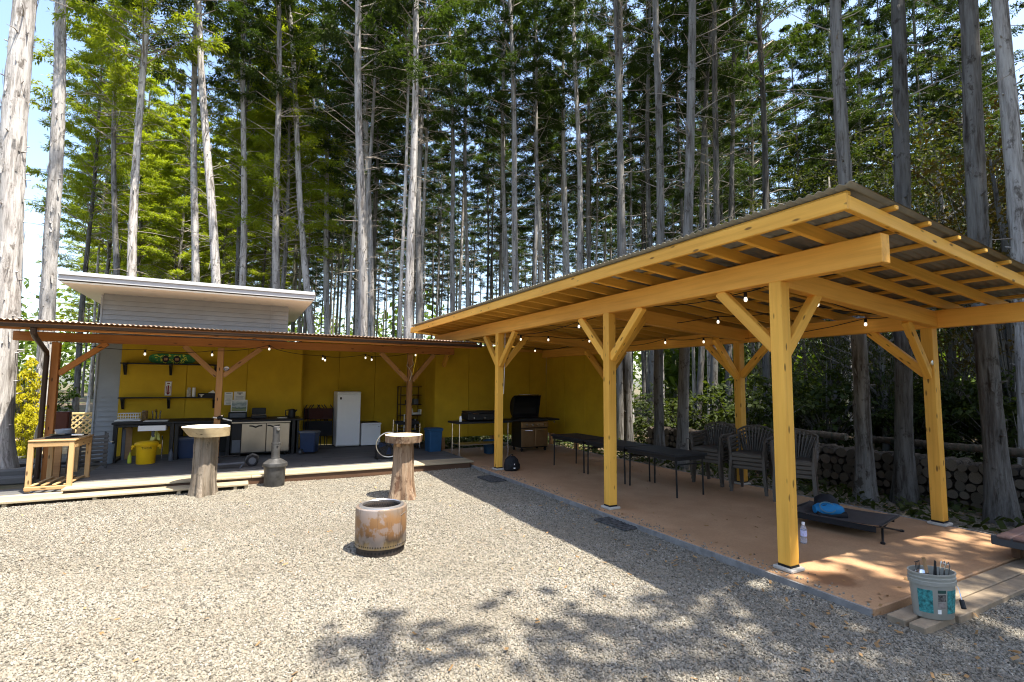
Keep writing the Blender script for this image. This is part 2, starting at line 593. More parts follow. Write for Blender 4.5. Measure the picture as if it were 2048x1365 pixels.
# gravel yard sheet
mb = MB()
nx, ny = 80, 90
X0, X1, Y0, Y1 = -7.0, 9.0, -8.0, 9.95
rg = np.random.default_rng(5)
def gz(x, y):
    return 0.006 * math.sin(x * 2.1 + y * 0.7) + 0.006 * math.sin(y * 2.7 - x * 1.3)
vs = []
for i in range(nx + 1):
    for j in range(ny + 1):
        x = X0 + (X1 - X0) * i / nx; y = Y0 + (Y1 - Y0) * j / ny
        vs.append((x, y, gz(x, y)))
mb.add(vs, [(i * (ny + 1) + j, (i + 1) * (ny + 1) + j, (i + 1) * (ny + 1) + j + 1, i * (ny + 1) + j + 1) for i in range(nx) for j in range(ny)])
struct('gravel_yard', mb, GBED, True)

# gravel stones: one object, instanced with geometry nodes
SZ_ = 0.06
fwd = np.array([0.4685, 0.8835]); rgt = np.array([0.8835, -0.4685])
def scatter(count, dmin, dmax, seed, spread=1.12):
    q = np.random.default_rng(seed)
    d = np.sqrt(q.uniform(dmin ** 2, dmax ** 2, count))
    s = q.uniform(-spread, spread, count) * d
    p = d[:, None] * fwd + s[:, None] * rgt
    return p
P = np.concatenate([scatter(125000, 2.2, 4.6, 1), scatter(120000, 4.6, 7.4, 2), scatter(50000, 7.4, 11.5, 3)])
step_ok = ~((P[:, 1] > 9.24) & (P[:, 0] < 0.2)) & ~(P[:, 1] > 9.60) & ~((P[:, 0] > 4.22) & (P[:, 1] > 2.22)) & ~((P[:, 0] > 4.9) & (P[:, 1] > 1.95)) & ~((P[:, 0] > 4.3) & (P[:, 0] < 5) & (P[:, 1] > 1.84))
P = P[step_ok]
qq = np.random.default_rng(17)
PE = np.column_stack([4.23 + np.abs(qq.normal(0, .10, 420)), qq.uniform(2.25, 9.3, 420)])
NE = len(PE)
P = np.concatenate([P, PE])
Z = 0.006 * np.sin(P[:, 0] * 2.1 + P[:, 1] * 0.7) + 0.006 * np.sin(P[:, 1] * 2.7 - P[:, 0] * 1.3) + 0.003
Z[-NE:] = SZ_ + .004
me = bpy.data.meshes.new('gravel_stones')
me.vertices.add(len(P))
me.vertices.foreach_set('co', np.column_stack([P, Z]).astype(np.float32).ravel())
me.materials.append(PEB)
gs = link('gravel_stones', me)
tag(gs, 'loose pale gravel stones covering the yard', 'gravel', kind='stuff')
def gn_scatter(obj, mat, radius, smin, smax, tilt, leaf=False):
    ng = bpy.data.node_groups.new(obj.name, 'GeometryNodeTree')
    ng.interface.new_socket('Geometry', in_out='INPUT', socket_type='NodeSocketGeometry')
    ng.interface.new_socket('Geometry', in_out='OUTPUT', socket_type='NodeSocketGeometry')
    N = ng.nodes.new
    gi = N('NodeGroupInput'); go = N('NodeGroupOutput')
    if leaf:
        pr = N('GeometryNodeMeshGrid')
        pr.inputs['Size X'].default_value = radius * 2; pr.inputs['Size Y'].default_value = radius
        pr.inputs['Vertices X'].default_value = 3; pr.inputs['Vertices Y'].default_value = 2
    else:
        pr = N('GeometryNodeMeshIcoSphere')
        pr.inputs['Radius'].default_value = radius; pr.inputs['Subdivisions'].default_value = 1
    sm = N('GeometryNodeSetMaterial'); sm.inputs['Material'].default_value = mat
    ng.links.new(pr.outputs['Mesh'], sm.inputs['Geometry'])
    io = N('GeometryNodeInstanceOnPoints')
    ng.links.new(gi.outputs[0], io.inputs['Points'])
    ng.links.new(sm.outputs[0], io.inputs['Instance'])
    r1 = N('FunctionNodeRandomValue'); r1.data_type = 'FLOAT_VECTOR'
    r1.inputs[0].default_value = (-tilt, -tilt, 0); r1.inputs[1].default_value = (tilt, tilt, 6.28)
    r2 = N('FunctionNodeRandomValue'); r2.data_type = 'FLOAT_VECTOR'
    r2.inputs[0].default_value = smin; r2.inputs[1].default_value = smax
    for nd, sd in ((r1, 3), (r2, 8)):
        for i in nd.inputs:
            if i.name == 'Seed' : i.default_value = sd
    ng.links.new(r1.outputs[0], io.inputs['Rotation'])
    ng.links.new(r2.outputs[0], io.inputs['Scale'])
    ng.links.new(io.outputs[0], go.inputs[0])
    md = obj.modifiers.new('scatter', 'NODES')
    md.node_group = ng
gn_scatter(gs, PEB, 0.0088, (0.45, 0.4, 0.3), (1.8, 1.25, 0.95), 0.9)

# dry leaves on the gravel and round the slab
q = np.random.default_rng(9)
L = np.concatenate([np.column_stack([q.uniform(2.0, 5.2, 190), q.uniform(0.6, 2.4, 190)]), np.column_stack([q.uniform(3.6, 4.2, 120), q.uniform(1.9, 6.5, 120)]),
                    np.column_stack([q.uniform(4.3, 7.4, 60), q.uniform(2.3, 9, 60)]), np.column_stack([q.uniform(-3.0, 3.4, 170), q.uniform(1.5, 9, 170)]), np.column_stack([q.uniform(7.55, 9, 900), q.uniform(1.5, 12, 900)])])
zz = np.where((L[:, 0] > 4.25) & (L[:, 0] < 7.5) & (L[:, 1] > 2.2), 0.068, 0.022)
me = bpy.data.meshes.new('fallen_leaves')
me.vertices.add(len(L))
me.vertices.foreach_set('co', np.column_stack([L, zz]).astype(np.float32).ravel())
me.materials.append(DRY)
lo = link('fallen_leaves', me)
tag(lo, 'dry brown leaves fallen on the gravel and floor', 'leaves', kind='stuff')
gn_scatter(lo, DRY, 0.018, (0.5, 0.5, 1), (1.4, 1.3, 1), 0.5, True)

# ---------------------------------------------------------------- terracotta slab, sleepers
SZ = 0.06
mb = MB()
mb.box((5.86, 7.16, SZ - 0.1), (3.28, 9.92, 0.2), ch=0.008)
slab = struct('concrete_floor', mb, [SLAB])
mb = MB()
mb.box((4.205, 7.16, SZ - 0.105), (0.025, 9.9, 0.2))
mb.box((7.512, 7.16, SZ - 0.1), (0.02, 9.9, 0.215))
part('edge_strip', mb, STONE, slab)
mb = MB()
for c, sz in (((7.0, 2.105, 0.0), (4.2, 0.165, 0.1)), ((6.85, 1.945, -0.008), (4.3, 0.145, 0.1))):
    mb2 = MB(); mb2.box(c, sz, ch=0.008)
    part('edging_kerb', mb2, m_plain('buff kerb', (0.25, 0.195, 0.135), 0.85, noise=0.25, scale=8, bump=0.2), slab)
for c, sz in (((4.45, 2.07, 0.0), (0.42, 0.115, 0.1)), ((4.47, 1.945, -0.008), (0.44, 0.10, 0.1))):
    mb2 = MB(); mb2.box(c, sz, ch=0.006)
    part('edging_kerb', mb2, bpy.data.materials['buff kerb'], slab)
# black drain mats
for i, (x, y, lab) in enumerate(((4.13, 5.0, 'black rubber mat half buried in gravel beside the middle front post'), (4.0, 8.28, 'black rubber mat in the gravel close to the far front post'))):
    mb = MB(); mb.box((0, 0, 0.012), (0.30, 0.55, 0.02), ch=0.005)
    for k in range(9):
        mb.box((0, -0.24 + k * 0.06, 0.025), (0.27, 0.02, 0.006))
    solo('rubber_mat', mb, m_plain('black rubber', (0.06, 0.06, 0.06), 0.9, noise=0.7, scale=24) if i == 0 else bpy.data.materials['black rubber'], lab, 'mat', (x, y, 0.006), 0.05, 'rubber mats in the gravel')

# ---------------------------------------------------------------- pavilion
pav = thing('pavilion', 'open timber pavilion of yellow stained pine with corrugated roof over the terracotta floor', 'pavilion', (4.42, 3.0, 0))
def pv(x, y, z): return (x - 4.42, y - 3.0, z)
FX, BX = 4.42, 7.48
FY = (3.0, 5.5, 8.86, 11.95); BY = (3.12, 5.85, 9.4)
RS = -0.09
def rz_(x): return 2.925 + (x - FX) * RS     # underside of rafters
zf, zb = 2.90, 2.63
posts = [(FX, FY[0], zf - .23), (FX, FY[1], zf - .23), (FX, FY[2], zf - .23), (BX, BY[0], zb - .2), (BX, BY[1], zb - .2), (BX, BY[2], zb - .2)]
for x, y, zt in posts:
    mb = MB(); mb.box(pv(x, y, SZ + 0.016), (0.19, 0.19, 0.032), ch=0.008)
    part('base_pad', mb, CONC, pav)
    mb = MB(); mb.box(pv(x, y, SZ + 0.041), (0.125, 0.125, 0.018))
    part('post_shoe', mb, BLK, pav)
    timber('post', pv(x, y, SZ + 0.05), pv(x, y, zt), 0.125, 0.125, WP, pav, up=(0, 1, 0))
# long beams
timber('front_beam', pv(FX, 2.09, zf - .115), pv(FX, 12.45, zf - .115), 0.12, 0.235, WB, pav)
timber('back_beam', pv(BX, 2.2, zb - .105), pv(BX, 12.3, zb - .105), 0.12, 0.21, WB, pav)
# tie beams
for y, y2 in ((3.0, 3.12), (5.52, 5.85), (8.86, 9.4)):
    timber('tie_beam', pv(FX + .062, y, zf - .27 + .08), pv(BX - .062, y + (y2 - y) * .4, zb - .11), 0.105, 0.19, WB, pav)
# braces
def brace(p0, p1):
    timber('brace', pv(*p0), pv(*p1), 0.075, 0.105, WP, pav)
for y in FY[:3]:
    b = 2.05
    brace((FX, y + 0.05, b), (FX, y + 0.66, zf - .225))
    if y != FY[0] or True:
        if y != FY[0]:
            brace((FX, y - 0.05, b), (FX, y - 0.66, zf - .225))
    brace((FX + .05, y, b - .05), (FX + .62, y, zf - .25))
brace((FX, FY[3], 2.12), (FX, FY[3] - .5, zf - .225))
for y in BY:
    b = 1.86
    brace((BX, y + 0.05, b), (BX, y + 0.66, zb - .2))
    if y != BY[0]:
        brace((BX, y - 0.05, b), (BX, y - 0.62, zb - .2))
    brace((BX - .05, y, b - .03), (BX - .64, y - .05, zb - .16))
# rafters
XF, XB = 3.84, 8.02
ys = [2.06] + [2.55 + 0.425 * i for i in range(24)] + [12.74]
for k, y in enumerate(ys):
    timber('rafter', pv(XF, y, rz_(XF) + .06), pv(XB, y, rz_(XB) + .06), 0.045, 0.11, WP if k == 0 else WR, pav)
# fascia board across the rafter ends
timber('fascia_board', pv(XF - .022, 2.035, rz_(XF) + .062), pv(XF - .022, 12.78, rz_(XF) + .062), 0.036, 0.128, WP, pav)
# purlins
for i in range(9):
    x = 3.86 + i * 0.5
    timber('purlin', pv(x, 2.045 if i == 0 else 1.97, rz_(x) + .135), pv(x, 12.82, rz_(x) + .135), 0.05, 0.036, WR, pav)
# roof sheets
def corr_sheet(L, width, pitch, amp, along='Y'):
    mbs = MB()
    nseg = int(width / pitch * 6)
    top = []; 
    for k in range(nseg + 1):
        w = width * k / nseg
        z = amp * math.sin(2 * math.pi * w / pitch)
        top.append((w, z))
    vs = []
    for off in (0, -0.0025):
        for (w, z) in top:
            vs.append((0, w, z + off)); vs.append((L, w, z + off))
    m_ = 2 * (nseg + 1)
    fs = []
    for k in range(nseg):
        a = 2 * k
        fs.append((a, a + 1, a + 3, a + 2))
        fs.append((m_ + a, m_ + a + 2, m_ + a + 3, m_ + a + 1))
        fs.append((a, a + 2, m_ + a + 2, m_ + a))
        fs.append((a + 1, m_ + a + 1, m_ + a + 3, a + 3))
    mbs.add(vs, fs)
    return mbs
sw = 0.076 * 10
sh = corr_sheet(4.42, sw + 0.006, 0.076, 0.010).mesh('roof_sheet', SHEET, 'all')
for i in range(15):
    y = 1.965 + i * sw
    if y + sw > 13.1: break
    Mx = Matrix.Translation(Vector(pv(3.765, y, rz_(3.765) + .168 + 0.003 * (i % 2)))) @ Matrix.Rotation(math.atan(-RS), 4, 'Y')
    link('roof_sheet', sh, pav, Mx)
# white cable down the far front post
mb = MB(); mb.tube([pv(FX + .09, 8.80, 2.68), pv(FX + .085, 8.80, 2.1), pv(FX + .075, 8.79, 1.9), pv(FX + .07, 8.80, 1.5)], 0.006, 6)
part('cable', mb, CORDW, pav, True)
mb = MB(); mb.lathe([(0.0, 0), (0.028, 0), (0.03, 0.012), (0.012, 0.016)], 14)
part('steel_washer', mb, CHR, pav, True, Matrix.Translation(Vector(pv(BX - .17, BY[0] - .08, 1.99))) @ Matrix.Rotation(R(90), 4, 'X'))

# string lights -----------------------------------------------------
def string_lights(label, runs, bulbs, group='string lights'):
    t = thing('string_lights', label, 'string lights', bulbs[0], 0, group)
    o = Vector(bulbs[0])
    mb = MB()
    for run in runs:
        pts = []
        for a, b in zip(run[:-1], run[1:]):
            a = Vector(a); b = Vector(b)
            for k in range(6):
                u = k / 6
                p = a.lerp(b, u); p.z -= 0.16 * (a - b).length * u * (1 - u)
                pts.append(p - o)
        pts.append(Vector(run[-1]) - o)
        mb.tube(pts, 0.0055, 5)
    part('cord', mb, CORD, t, True)
    for b in bulbs:
        mb = MB(); mb.lathe([(0.008, 0.055), (0.017, 0.05), (0.019, 0.0)], 10)
        part('socket', mb, BLKM, t, True, Matrix.Translation(Vector(b) - o))
        mb = MB(); mb.lathe([(0.011, 0.0), (0.017, -0.015), (0.018, -0.030), (0.013, -0.043), (0.004, -0.048)], 12)
        part('bulb', mb, BULB, t, True, Matrix.Translation(Vector(b) - o))
    return t
def up(b, d=.055): return (b[0], b[1], b[2] + d)
A = [(4.62, 3.51, 2.62), (4.62, 5.5, 2.76), (4.62, 6.49, 2.62), (4.62, 9.3, 2.70)]
B = [(5.18, 3.1, 2.56), (7.32, 3.26, 2.56), (7.32, 3.75, 2.55), (7.32, 6.45, 2.5), (7.32, 7.39, 2.55)]
Cc = [(6.0, 5.02, 2.63), (6.0, 3.7, 2.63)]
Dd = [(4.76, 8.62, 2.58), (5.39, 8.62, 2.60), (6.4, 8.62, 2.62), (6.9, 11.7, 2.6)]
string_lights('dark cord of small bulbs strung along the front beam of the pavilion', [[(4.52, 3.05, 2.72)] + [up(b) for b in A] + [(4.5, 11.5, 2.75)]], A)
string_lights('dark cord of bulbs looped from the near front post to the back beam', [[(4.5, 3.1, 2.74)] + [up(b) for b in B[:2]] + [(7.42, 3.3, 2.62)] + [up(b) for b in B[2:]] + [(7.4, 9.2, 2.6)]], B)
string_lights('short cord with two bulbs slung below the rafters in mid pavilion', [[(4.55, 7.6, 2.74), up(Cc[0]), up(Cc[1]), (7.3, 3.2, 2.62)]], Cc)
string_lights('cord of bulbs beside the far tie beam near the yellow wall', [[(4.5, 8.7, 2.72)] + [up(b) for b in Dd] + [(7.4, 12.0, 2.66)]], Dd)

# ---------------------------------------------------------------- house behind the kitchen
DZ = 0.14
hs = thing('house', 'grey lap sided building with a pale overhanging flat roof behind the kitchen', 'house', (-2.6, 13.2, 0))
def hv(x, y, z): return (x + 2.6, y - 13.2, z)
mb = MB()
def lap(mb, x0, x1, y, z0, z1, st=0.1):
    k = int(round((z1 - z0) / st))
    for i in range(k):
        za = z0 + i * st; zb_ = min(z1, za + st)
        vs = [hv(x0, y - .02, za), hv(x1, y - .02, za), hv(x1, y, zb_), hv(x0, y, zb_), hv(x0, y, za), hv(x1, y, za)]
        mb.add(vs, [(0, 1, 2, 3), (4, 5, 1, 0)])
lap(mb, -2.60, 0.55, 13.2, 0.06, 3.46); lap(mb, 0.556, 0.93, 13.2, 0.06, 3.46)
o = part('siding', mb, SIDE, hs); o['kind'] = 'stuff'
mb = MB(); mb.box(hv(-0.84, 14.9, 1.78), (3.52, 3.38, 3.44))
part('wall', mb, SIDE, hs)
mb = MB(); mb.box(hv(-2.615, 13.185, 1.8), (0.03, 0.04, 3.32)); part('corner_trim', mb, FASC, hs)
mb = MB(); mb.box(hv(0.553, 13.175, 1.8), (0.012, 0.02, 3.32)); part('joint_strip', mb, FASC, hs)
mb = MB(); mb.box(hv(-0.845, 14.3, 3.51), (4.36, 4.4, 0.03))
part('soffit', mb, EAVE, hs)
mb = MB(); mb.box(hv(-0.845, 12.07, 3.585), (4.42, 0.035, 0.09), ch=.004)
part('fascia', mb, FASC, hs)
mb = MB(); mb.box(hv(-0.845, 12.05, 3.665), (4.44, 0.05, 0.07), ch=.004); mb.box(hv(-0.845, 14.3, 3.665), (4.44, 4.45, 0.065))
mb.box(hv(-3.05, 14.3, 3.585), (0.03, 4.4, 0.11)); mb.box(hv(1.36, 14.3, 3.585), (0.03, 4.4, 0.11))
part('roof', mb, FASC, hs)

# mustard walls -----------------------------------------------------
def panel_wall(label, p0, p1, z0, z1, pw=0.91, thick=0.03, side=1):
    p0 = Vector((*p0, 0)); p1 = Vector((*p1, 0))
    t = thing('panel_wall', label, 'wall', p0, 0)
    d = (p1 - p0); L = d.length; d.normalize()
    ang = math.atan2(d.y, d.x)
    k = max(1, int(math.ceil(L / pw - 0.02)))
    for i in range(k):
        a = i * pw; b = min(L, a + pw)
        mb = MB(); mb.box(((b - a) / 2, 0, (z1 - z0) / 2), (b - a - 0.009, thick, z1 - z0), ch=.003)
        part('panel', mb, YW, t, False, Matrix.Translation(d * a + Vector((0, 0, z0 + 0.001 * i))) @ Matrix.Rotation(ang, 4, 'Z'))
    nb = Vector((-d.y, d.x, 0)) * side * .021
    mb = MB(); mb.box((L / 2, 0, (z1 - z0) / 2), (L - .01, .01, z1 - z0 - .02))
    part('backing_sheet', mb, YW, t, False, Matrix.Translation(nb + Vector((0, 0, z0 + .01))) @ Matrix.Rotation(ang, 4, 'Z'))
    for zz in (z0 + .06, (z0 + z1) / 2, z1 - .06):
        nrm = Vector((-d.y, d.x, 0)) * side
        timber('back_rail', d * 0.03 + nrm * 0.053 + Vector((0, 0, zz)), d * (L - .03) + nrm * 0.053 + Vector((0, 0, zz)), 0.05, 0.08, WDK, t)
    return t
panel_wall('mustard yellow kitchen wall carrying the two black shelves', (-2.22, 13.15), (1.28, 13.15), DZ, 2.62, 1.17)
w = panel_wall('shaded mustard wall of the recess behind the white freezers', (1.30, 13.62), (4.34, 13.62), DZ, 2.75)
panel_wall('narrow mustard return wall beside the recess', (1.29, 13.18), (1.29, 13.60), DZ, 2.7, 0.5)
w2 = panel_wall('mustard wall standing on short posts behind the barbecue', (4.29, 12.2), (7.55, 12.2), 0.34, 2.68)
panel_wall('narrow mustard return wall right of the black rack', (4.305, 12.22), (4.305, 13.60), 0.2, 2.7, 0.7, 0.03, -1)
for x in (4.62, 6.0, 7.2):
    timber('short_post', (x - 4.36, 0.06, -0.02), (x - 4.36, 0.06, 0.6), 0.09, 0.09, WKP, w2, up=(0, 1, 0))
timber('ledger', (2.15, -0.05, 2.60), (3.1, -0.05, 2.60), 0.05, 0.075, WB, w2)
w3 = panel_wall('mustard wall closing the far side of the pavilion', (7.56, 9.45), (7.56, 12.18), 0.36, 2.60, 0.91, 0.03, -1)
for y in (0.1, 1.4, 2.6):
    timber('short_post', (0.07, y, -0.02), (0.07, y, 0.6), 0.09, 0.09, WKP, w3, up=(0, 1, 0))

# ---------------------------------------------------------------- deck and step
mb = MB(); mb.box((1.0, 11.4, -0.02), (6.3, 3.55, 0.06))
deck = struct('deck', mb, WDK)
y = 9.56
i = 0
while y < 13.5:
    x0 = -2.18 if y < 13.0 else -2.18
    ln = 6.4
    cut = random.uniform(1.5, 4.5)
    lit = y < 9.9
    wdt = 0.128
    for a, b in ((-2.20, -2.20 + cut), (-2.197 + cut, 4.22 if y < 12 else 4.3)):
        timber('deck_board', (a, y + wdt / 2, DZ - 0.016), (b, y + wdt / 2, DZ - 0.016 + random.uniform(-.001, .001)), wdt - 0.006, 0.032, WD if y < 10.0 else WDG, deck)  # rear boards get the darker tone to paint the canopy shade
    y += wdt; i += 1
timber('front_fascia', (-2.18, 9.60, 0.055), (4.16, 9.60, 0.055), 0.03, 0.13, WDK, deck)
timber('end_fascia', (4.14, 9.63, 0.055), (4.14, 12.1, 0.055), 0.03, 0.13, WDK, deck)
mb = MB(); mb.box((-1.5, 9.62, -0.03), (3.3, 0.5, 0.05))
step = struct('deck_step', mb, WDK)
for k, yy in enumerate((9.30, 9.445, 9.59)):
    if k < 2:
        timber('deck_board', (-3.6, yy, 0.067), (0.18, yy, 0.067), 0.138, 0.034, WD, step)
for x in (-2.7, -1.75, -0.75, 0.0, 0.15):
    timber('step_joist', (x, 9.25, 0.02), (x, 9.6, 0.02), 0.05, 0.06, WD, step)
# lower boards left of the deck
for k in range(6):
    timber('deck_board', (-3.75, 9.63 + k * .14, 0.052 - .002 * k), (-2.22, 9.63 + k * .14, 0.052 - .002 * k), 0.132, 0.03, WD if k < 2 else WDG, step)  # rear boards here carry the same painted shade
# boardwalk behind the bench
mb = MB(); mb.box((-3.6, 15.2, 0.01), (2.2, 4.4, 0.03))
bw = struct('boardwalk', mb, WDG)
for k in range(18):
    timber('walk_board', (-4.75, 13.2 + k * .235, 0.07 + .002 * (k % 3)), (-2.75, 13.35 + k * .235, 0.07 + .002 * (k % 3)), 0.2, 0.03, WD if k > 5 else WDG, bw)

# ---------------------------------------------------------------- kitchen canopy
cn = thing('kitchen_canopy', 'low brown timber canopy with corrugated roof and gutter over the outdoor kitchen', 'canopy', (-2.8, 11.4, 0))
def cv(x, y, z): return (x + 2.8, y - 11.4, z)
kp = [(-2.83, 0.0), (-0.37, DZ), (3.40, DZ)]
for x, z0 in kp:
    timber('post', cv(x, 11.4, z0), cv(x, 11.4, 2.345), 0.11, 0.11, WK if x < -2 else WKP, cn, up=(0, 1, 0))
timber('beam', cv(-3.39, 11.4, 2.43), cv(4.46, 11.4, 2.45), 0.115, 0.155, WK, cn)
for a, b in (((-2.78, 1.80), (-2.14, 2.36)), ((-0.42, 1.80), (-0.98, 2.36)), ((-0.32, 1.80), (0.33, 2.36)), ((3.35, 1.74), (2.73, 2.36)), ((3.45, 1.74), (3.97, 2.36))):
    timber('brace', cv(a[0], 11.4, a[1]), cv(b[0], 11.4, b[1]), 0.07, 0.095, WKP if a[0] > -2 else WK, cn)
CS = 0.07
def cz(y): return 2.475 + (y - 9.4) * CS
for k in range(15):
    x = -3.36 + k * 0.535
    yb = 13.1 if x < 1.2 else 13.5
    if x > 4.2: break
    timber('rafter', cv(x, 9.50, cz(9.5) - .035), cv(x, yb, cz(yb) - .035), 0.04, 0.085, WK, cn)
for yy in (9.55, 10.4, 11.3, 12.2, 12.95):
    timber('purlin', cv(-3.42, yy, cz(yy) + .024), cv(4.24, yy, cz(yy) + .024), 0.045, 0.03, WK, cn)
timber('eave_board', cv(-3.42, 9.47, cz(9.47) - .03), cv(4.22, 9.47, cz(9.47) - .03), 0.024, 0.10, WK, cn)
shk = corr_sheet(3.78, 0.064 * 11 + .006, 0.064, 0.0095).mesh('roof_sheet', SHEETR, 'all')
shk2 = corr_sheet(4.55, 0.064 * 11 + .006, 0.064, 0.0095).mesh('roof_sheet', SHEETR, 'all')
for k in range(11):
    x = -3.44 + k * 0.704
    Mx = Matrix.Translation(Vector(cv(x + .704, 9.40, cz(9.4) + .052 + .003 * (k % 2)))) @ Matrix.Rotation(R(90), 4, 'Z') @ Matrix.Rotation(-math.atan(CS), 4, 'Y')
    link('roof_sheet', shk if x < 0.7 else shk2, cn, Mx)
# gutter: half round, open on top
mb = MB()
prof = [(math.cos(t) * .052, math.sin(t) * .05) for t in [math.pi + math.pi * k / 8 for k in range(9)]]
prof2 = [(a * .92, b * .92) for a, b in reversed(prof)]
loop = prof + prof2
mb.loft([[cv(-3.44, 9.39 + a, 2.475 + b) for a, b in loop], [cv(4.26, 9.39 + a, 2.475 + b) for a, b in loop]])
part('gutter', mb, DKM, cn, True)
mb = MB(); mb.lathe([(0.055, 0), (0.055, 0.02), (0.0, 0.02)], 12)
part('gutter_end', mb, DKM, cn, True, Matrix.Translation(Vector(cv(4.25, 9.39, 2.475))) @ Matrix.Rotation(R(90), 4, 'Y'))
mb = MB()
mb.tube([cv(-2.60, 9.40, 2.43), cv(-2.60, 9.42, 2.36), cv(-2.63, 9.6, 2.31), cv(-2.91, 11.2, 2.17), cv(-2.92, 11.28, 2.1), cv(-2.92, 11.29, 0.05)], 0.038, 10)
part('downspout', mb, DKM, cn, True)
for z in (0.6, 1.7):
    mb = MB(); mb.lathe([(0.043, 0), (0.043, 0.03)], 10, cv(-2.92, 11.29, z), caps=False)
    part('downspout_clip', mb, DKM, cn)
# antler like wire hook and small lamp
mb = MB(); mb.tube([cv(3.38, 11.32, 1.74), cv(3.42, 11.30, 1.9), cv(3.36, 11.30, 2.02), cv(3.46, 11.30, 2.12), cv(3.42, 11.3, 2.24)], [0.012, .011, .009, .008, .004], 6)
mb.tube([cv(3.36, 11.30, 2.02), cv(3.30, 11.30, 2.08), cv(3.31, 11.3, 2.17)], [0.009, .007, .003], 6)
part('antler_hook', mb, HOSE, cn, True)
mb = MB(); mb.lathe([(0.0, 0), (0.03, 0.002), (0.045, 0.03), (0.05, 0.05), (0.044, 0.05), (0.03, 0.02)], 14)
part('clamp_lamp', mb, CHR, cn, True, Matrix.Translation(Vector(cv(-0.26, 11.33, 1.93))) @ Matrix.Rotation(R(80), 4, 'X'))
K1 = [(-1.56, 11.25, 2.2), (-0.51, 11.25, 2.22), (0.47, 11.25, 2.37)]
K2 = [(1.56, 11.8, 2.23), (1.61, 11.8, 2.2), (2.48, 11.8, 2.28), (2.62, 11.8, 2.24), (3.65, 11.8, 2.38)]
string_lights('cord of bulbs under the canopy beam in front of the kitchen shelves', [[(-2.7, 11.3, 2.36)] + [up(b) for b in K1] + [(0.6, 11.3, 2.36)]], K1)
string_lights('cord of bulbs under the canopy in front of the freezer recess', [[(0.6, 11.45, 2.36)] + [up(b) for b in K2] + [(4.2, 11.6, 2.38)]], K2)

# ---------------------------------------------------------------- kitchen counter and what stands on and under it
CT = 0.895
t = thing('kitchen_counter', 'long black steel framed counter along the mustard kitchen wall', 'counter', (-2.1, 12.1, DZ))
mb = MB(); mb.box((1.66, 0.5, CT - DZ - .02), (3.36, 1.02, 0.04), ch=.006)
part('countertop', mb, BLKM, t)
for x in (0.04, 0.94, 1.02, 1.92, 3.16):
    for y in (0.05, 0.9):
        timber('leg', (x, y, 0), (x, y, CT - DZ - .04), 0.07, 0.05, BLK, t, up=(0, 1, 0))
    timber('leg_foot', (x, 0.05, 0.03), (x, .9, 0.03), 0.06, 0.04, BLK, t)
for x0, x1 in ((0.04, 0.94), (1.02, 1.92)):
    timber('top_rail', (x0, .05, CT - DZ - .07), (x1, .05, CT - DZ - .07), 0.05, 0.05, BLK, t)
mb = MB(); mb.box((3.25, 0.5, 0.36), (0.04, 0.96, 0.7)); part('end_panel', mb, BLK, t)
mb = MB(); mb.box((2.2, .98, 0.36), (2.1, 0.02, 0.7)); part('back_panel', mb, BLK, t)

t = thing('sink', 'white basin hung under the left half of the black counter', 'sink', (-1.47, 12.16, 0.735))
mb = MB()
def tray(mb, sx, sy, h, th, z=0):
    mb.box((0, 0, z + th / 2), (sx, sy, th))
    for s in (-1, 1):
        mb.box((s * (sx - th) / 2, 0, z + h / 2 + th / 2), (th, sy, h - th)); mb.box((0, s * (sy - th) / 2, z + h / 2 + th / 2), (sx - 2 * th, th, h - th))
tray(mb, 0.44, 0.36, 0.10, 0.012); part('basin', mb, WHT, t)
mb = MB(); mb.tube([(0, 0, 0), (0, 0, -.09), (.02, .0, -.13)], 0.028, 10); part('drain', mb, GRYP, t, True)
mb = MB(); mb.tube([(0.15, .1, -.62), (0.15, .1, -.2), (.15, .0, -.12)], 0.012, 8); part('supply_pipe', mb, CHR, t, True)
t = thing('tap', 'shiny two handled tap on the counter above the white basin', 'tap', (-1.50, 12.72, CT))
mb = MB(); mb.tube([(0, 0, 0), (0, 0, .17), (0, -.03, .21), (0, -.1, .21), (0, -.13, .17)], 0.014, 8); part('spout', mb, CHR, t, True)
for s in (-1, 1):
    mb = MB(); mb.tube([(s * .06, 0, 0), (s * .06, 0, .1), (s * .075, -.02, .19)], 0.013, 8); part('handle', mb, CHR, t, True)
t = thing('dish_rack', 'white wire dish rack with a tray at the left end of the counter', 'dish rack', (-1.93, 12.6, CT))
mb = MB(); mb.box((0, 0, .012), (.42, .34, .02), ch=.006); part('tray', mb, PAPER, t)
mb = MB()
for k in range(9):
    x = -.16 + k * .04
    mb.tube([(x, -.12, .03), (x, -.12, .15), (x, .12, .15), (x, .12, .03)], .0035, 5)
for z in (.04, .09, .15):
    mb.tube([(-.17, -.13, z), (.17, -.13, z), (.17, .13, z), (-.17, .13, z), (-.17, -.13, z)], .004, 5)
part('wire_frame', mb, WHT, t, True)
solo('utensil_jar', (lambda m: (m.lathe([(0.05, 0), (0.055, .02), (.055, .17), (.05, .2), (.046, .2), (.046, .03)], 14), m)[1])(MB()), m_glass('brown glass', (0.45, 0.32, 0.16)), 'brown glass jar on the counter beside the dish rack', 'jar', (-1.68, 12.6, CT), 0, None, True)
solo('drain_board', (lambda m: (m.box((0, 0, .008), (.4, .3, .014), ch=.004), m)[1])(MB()), PAPER, 'thin white draining board in front of the tap', 'tray', (-1.45, 12.36, CT))

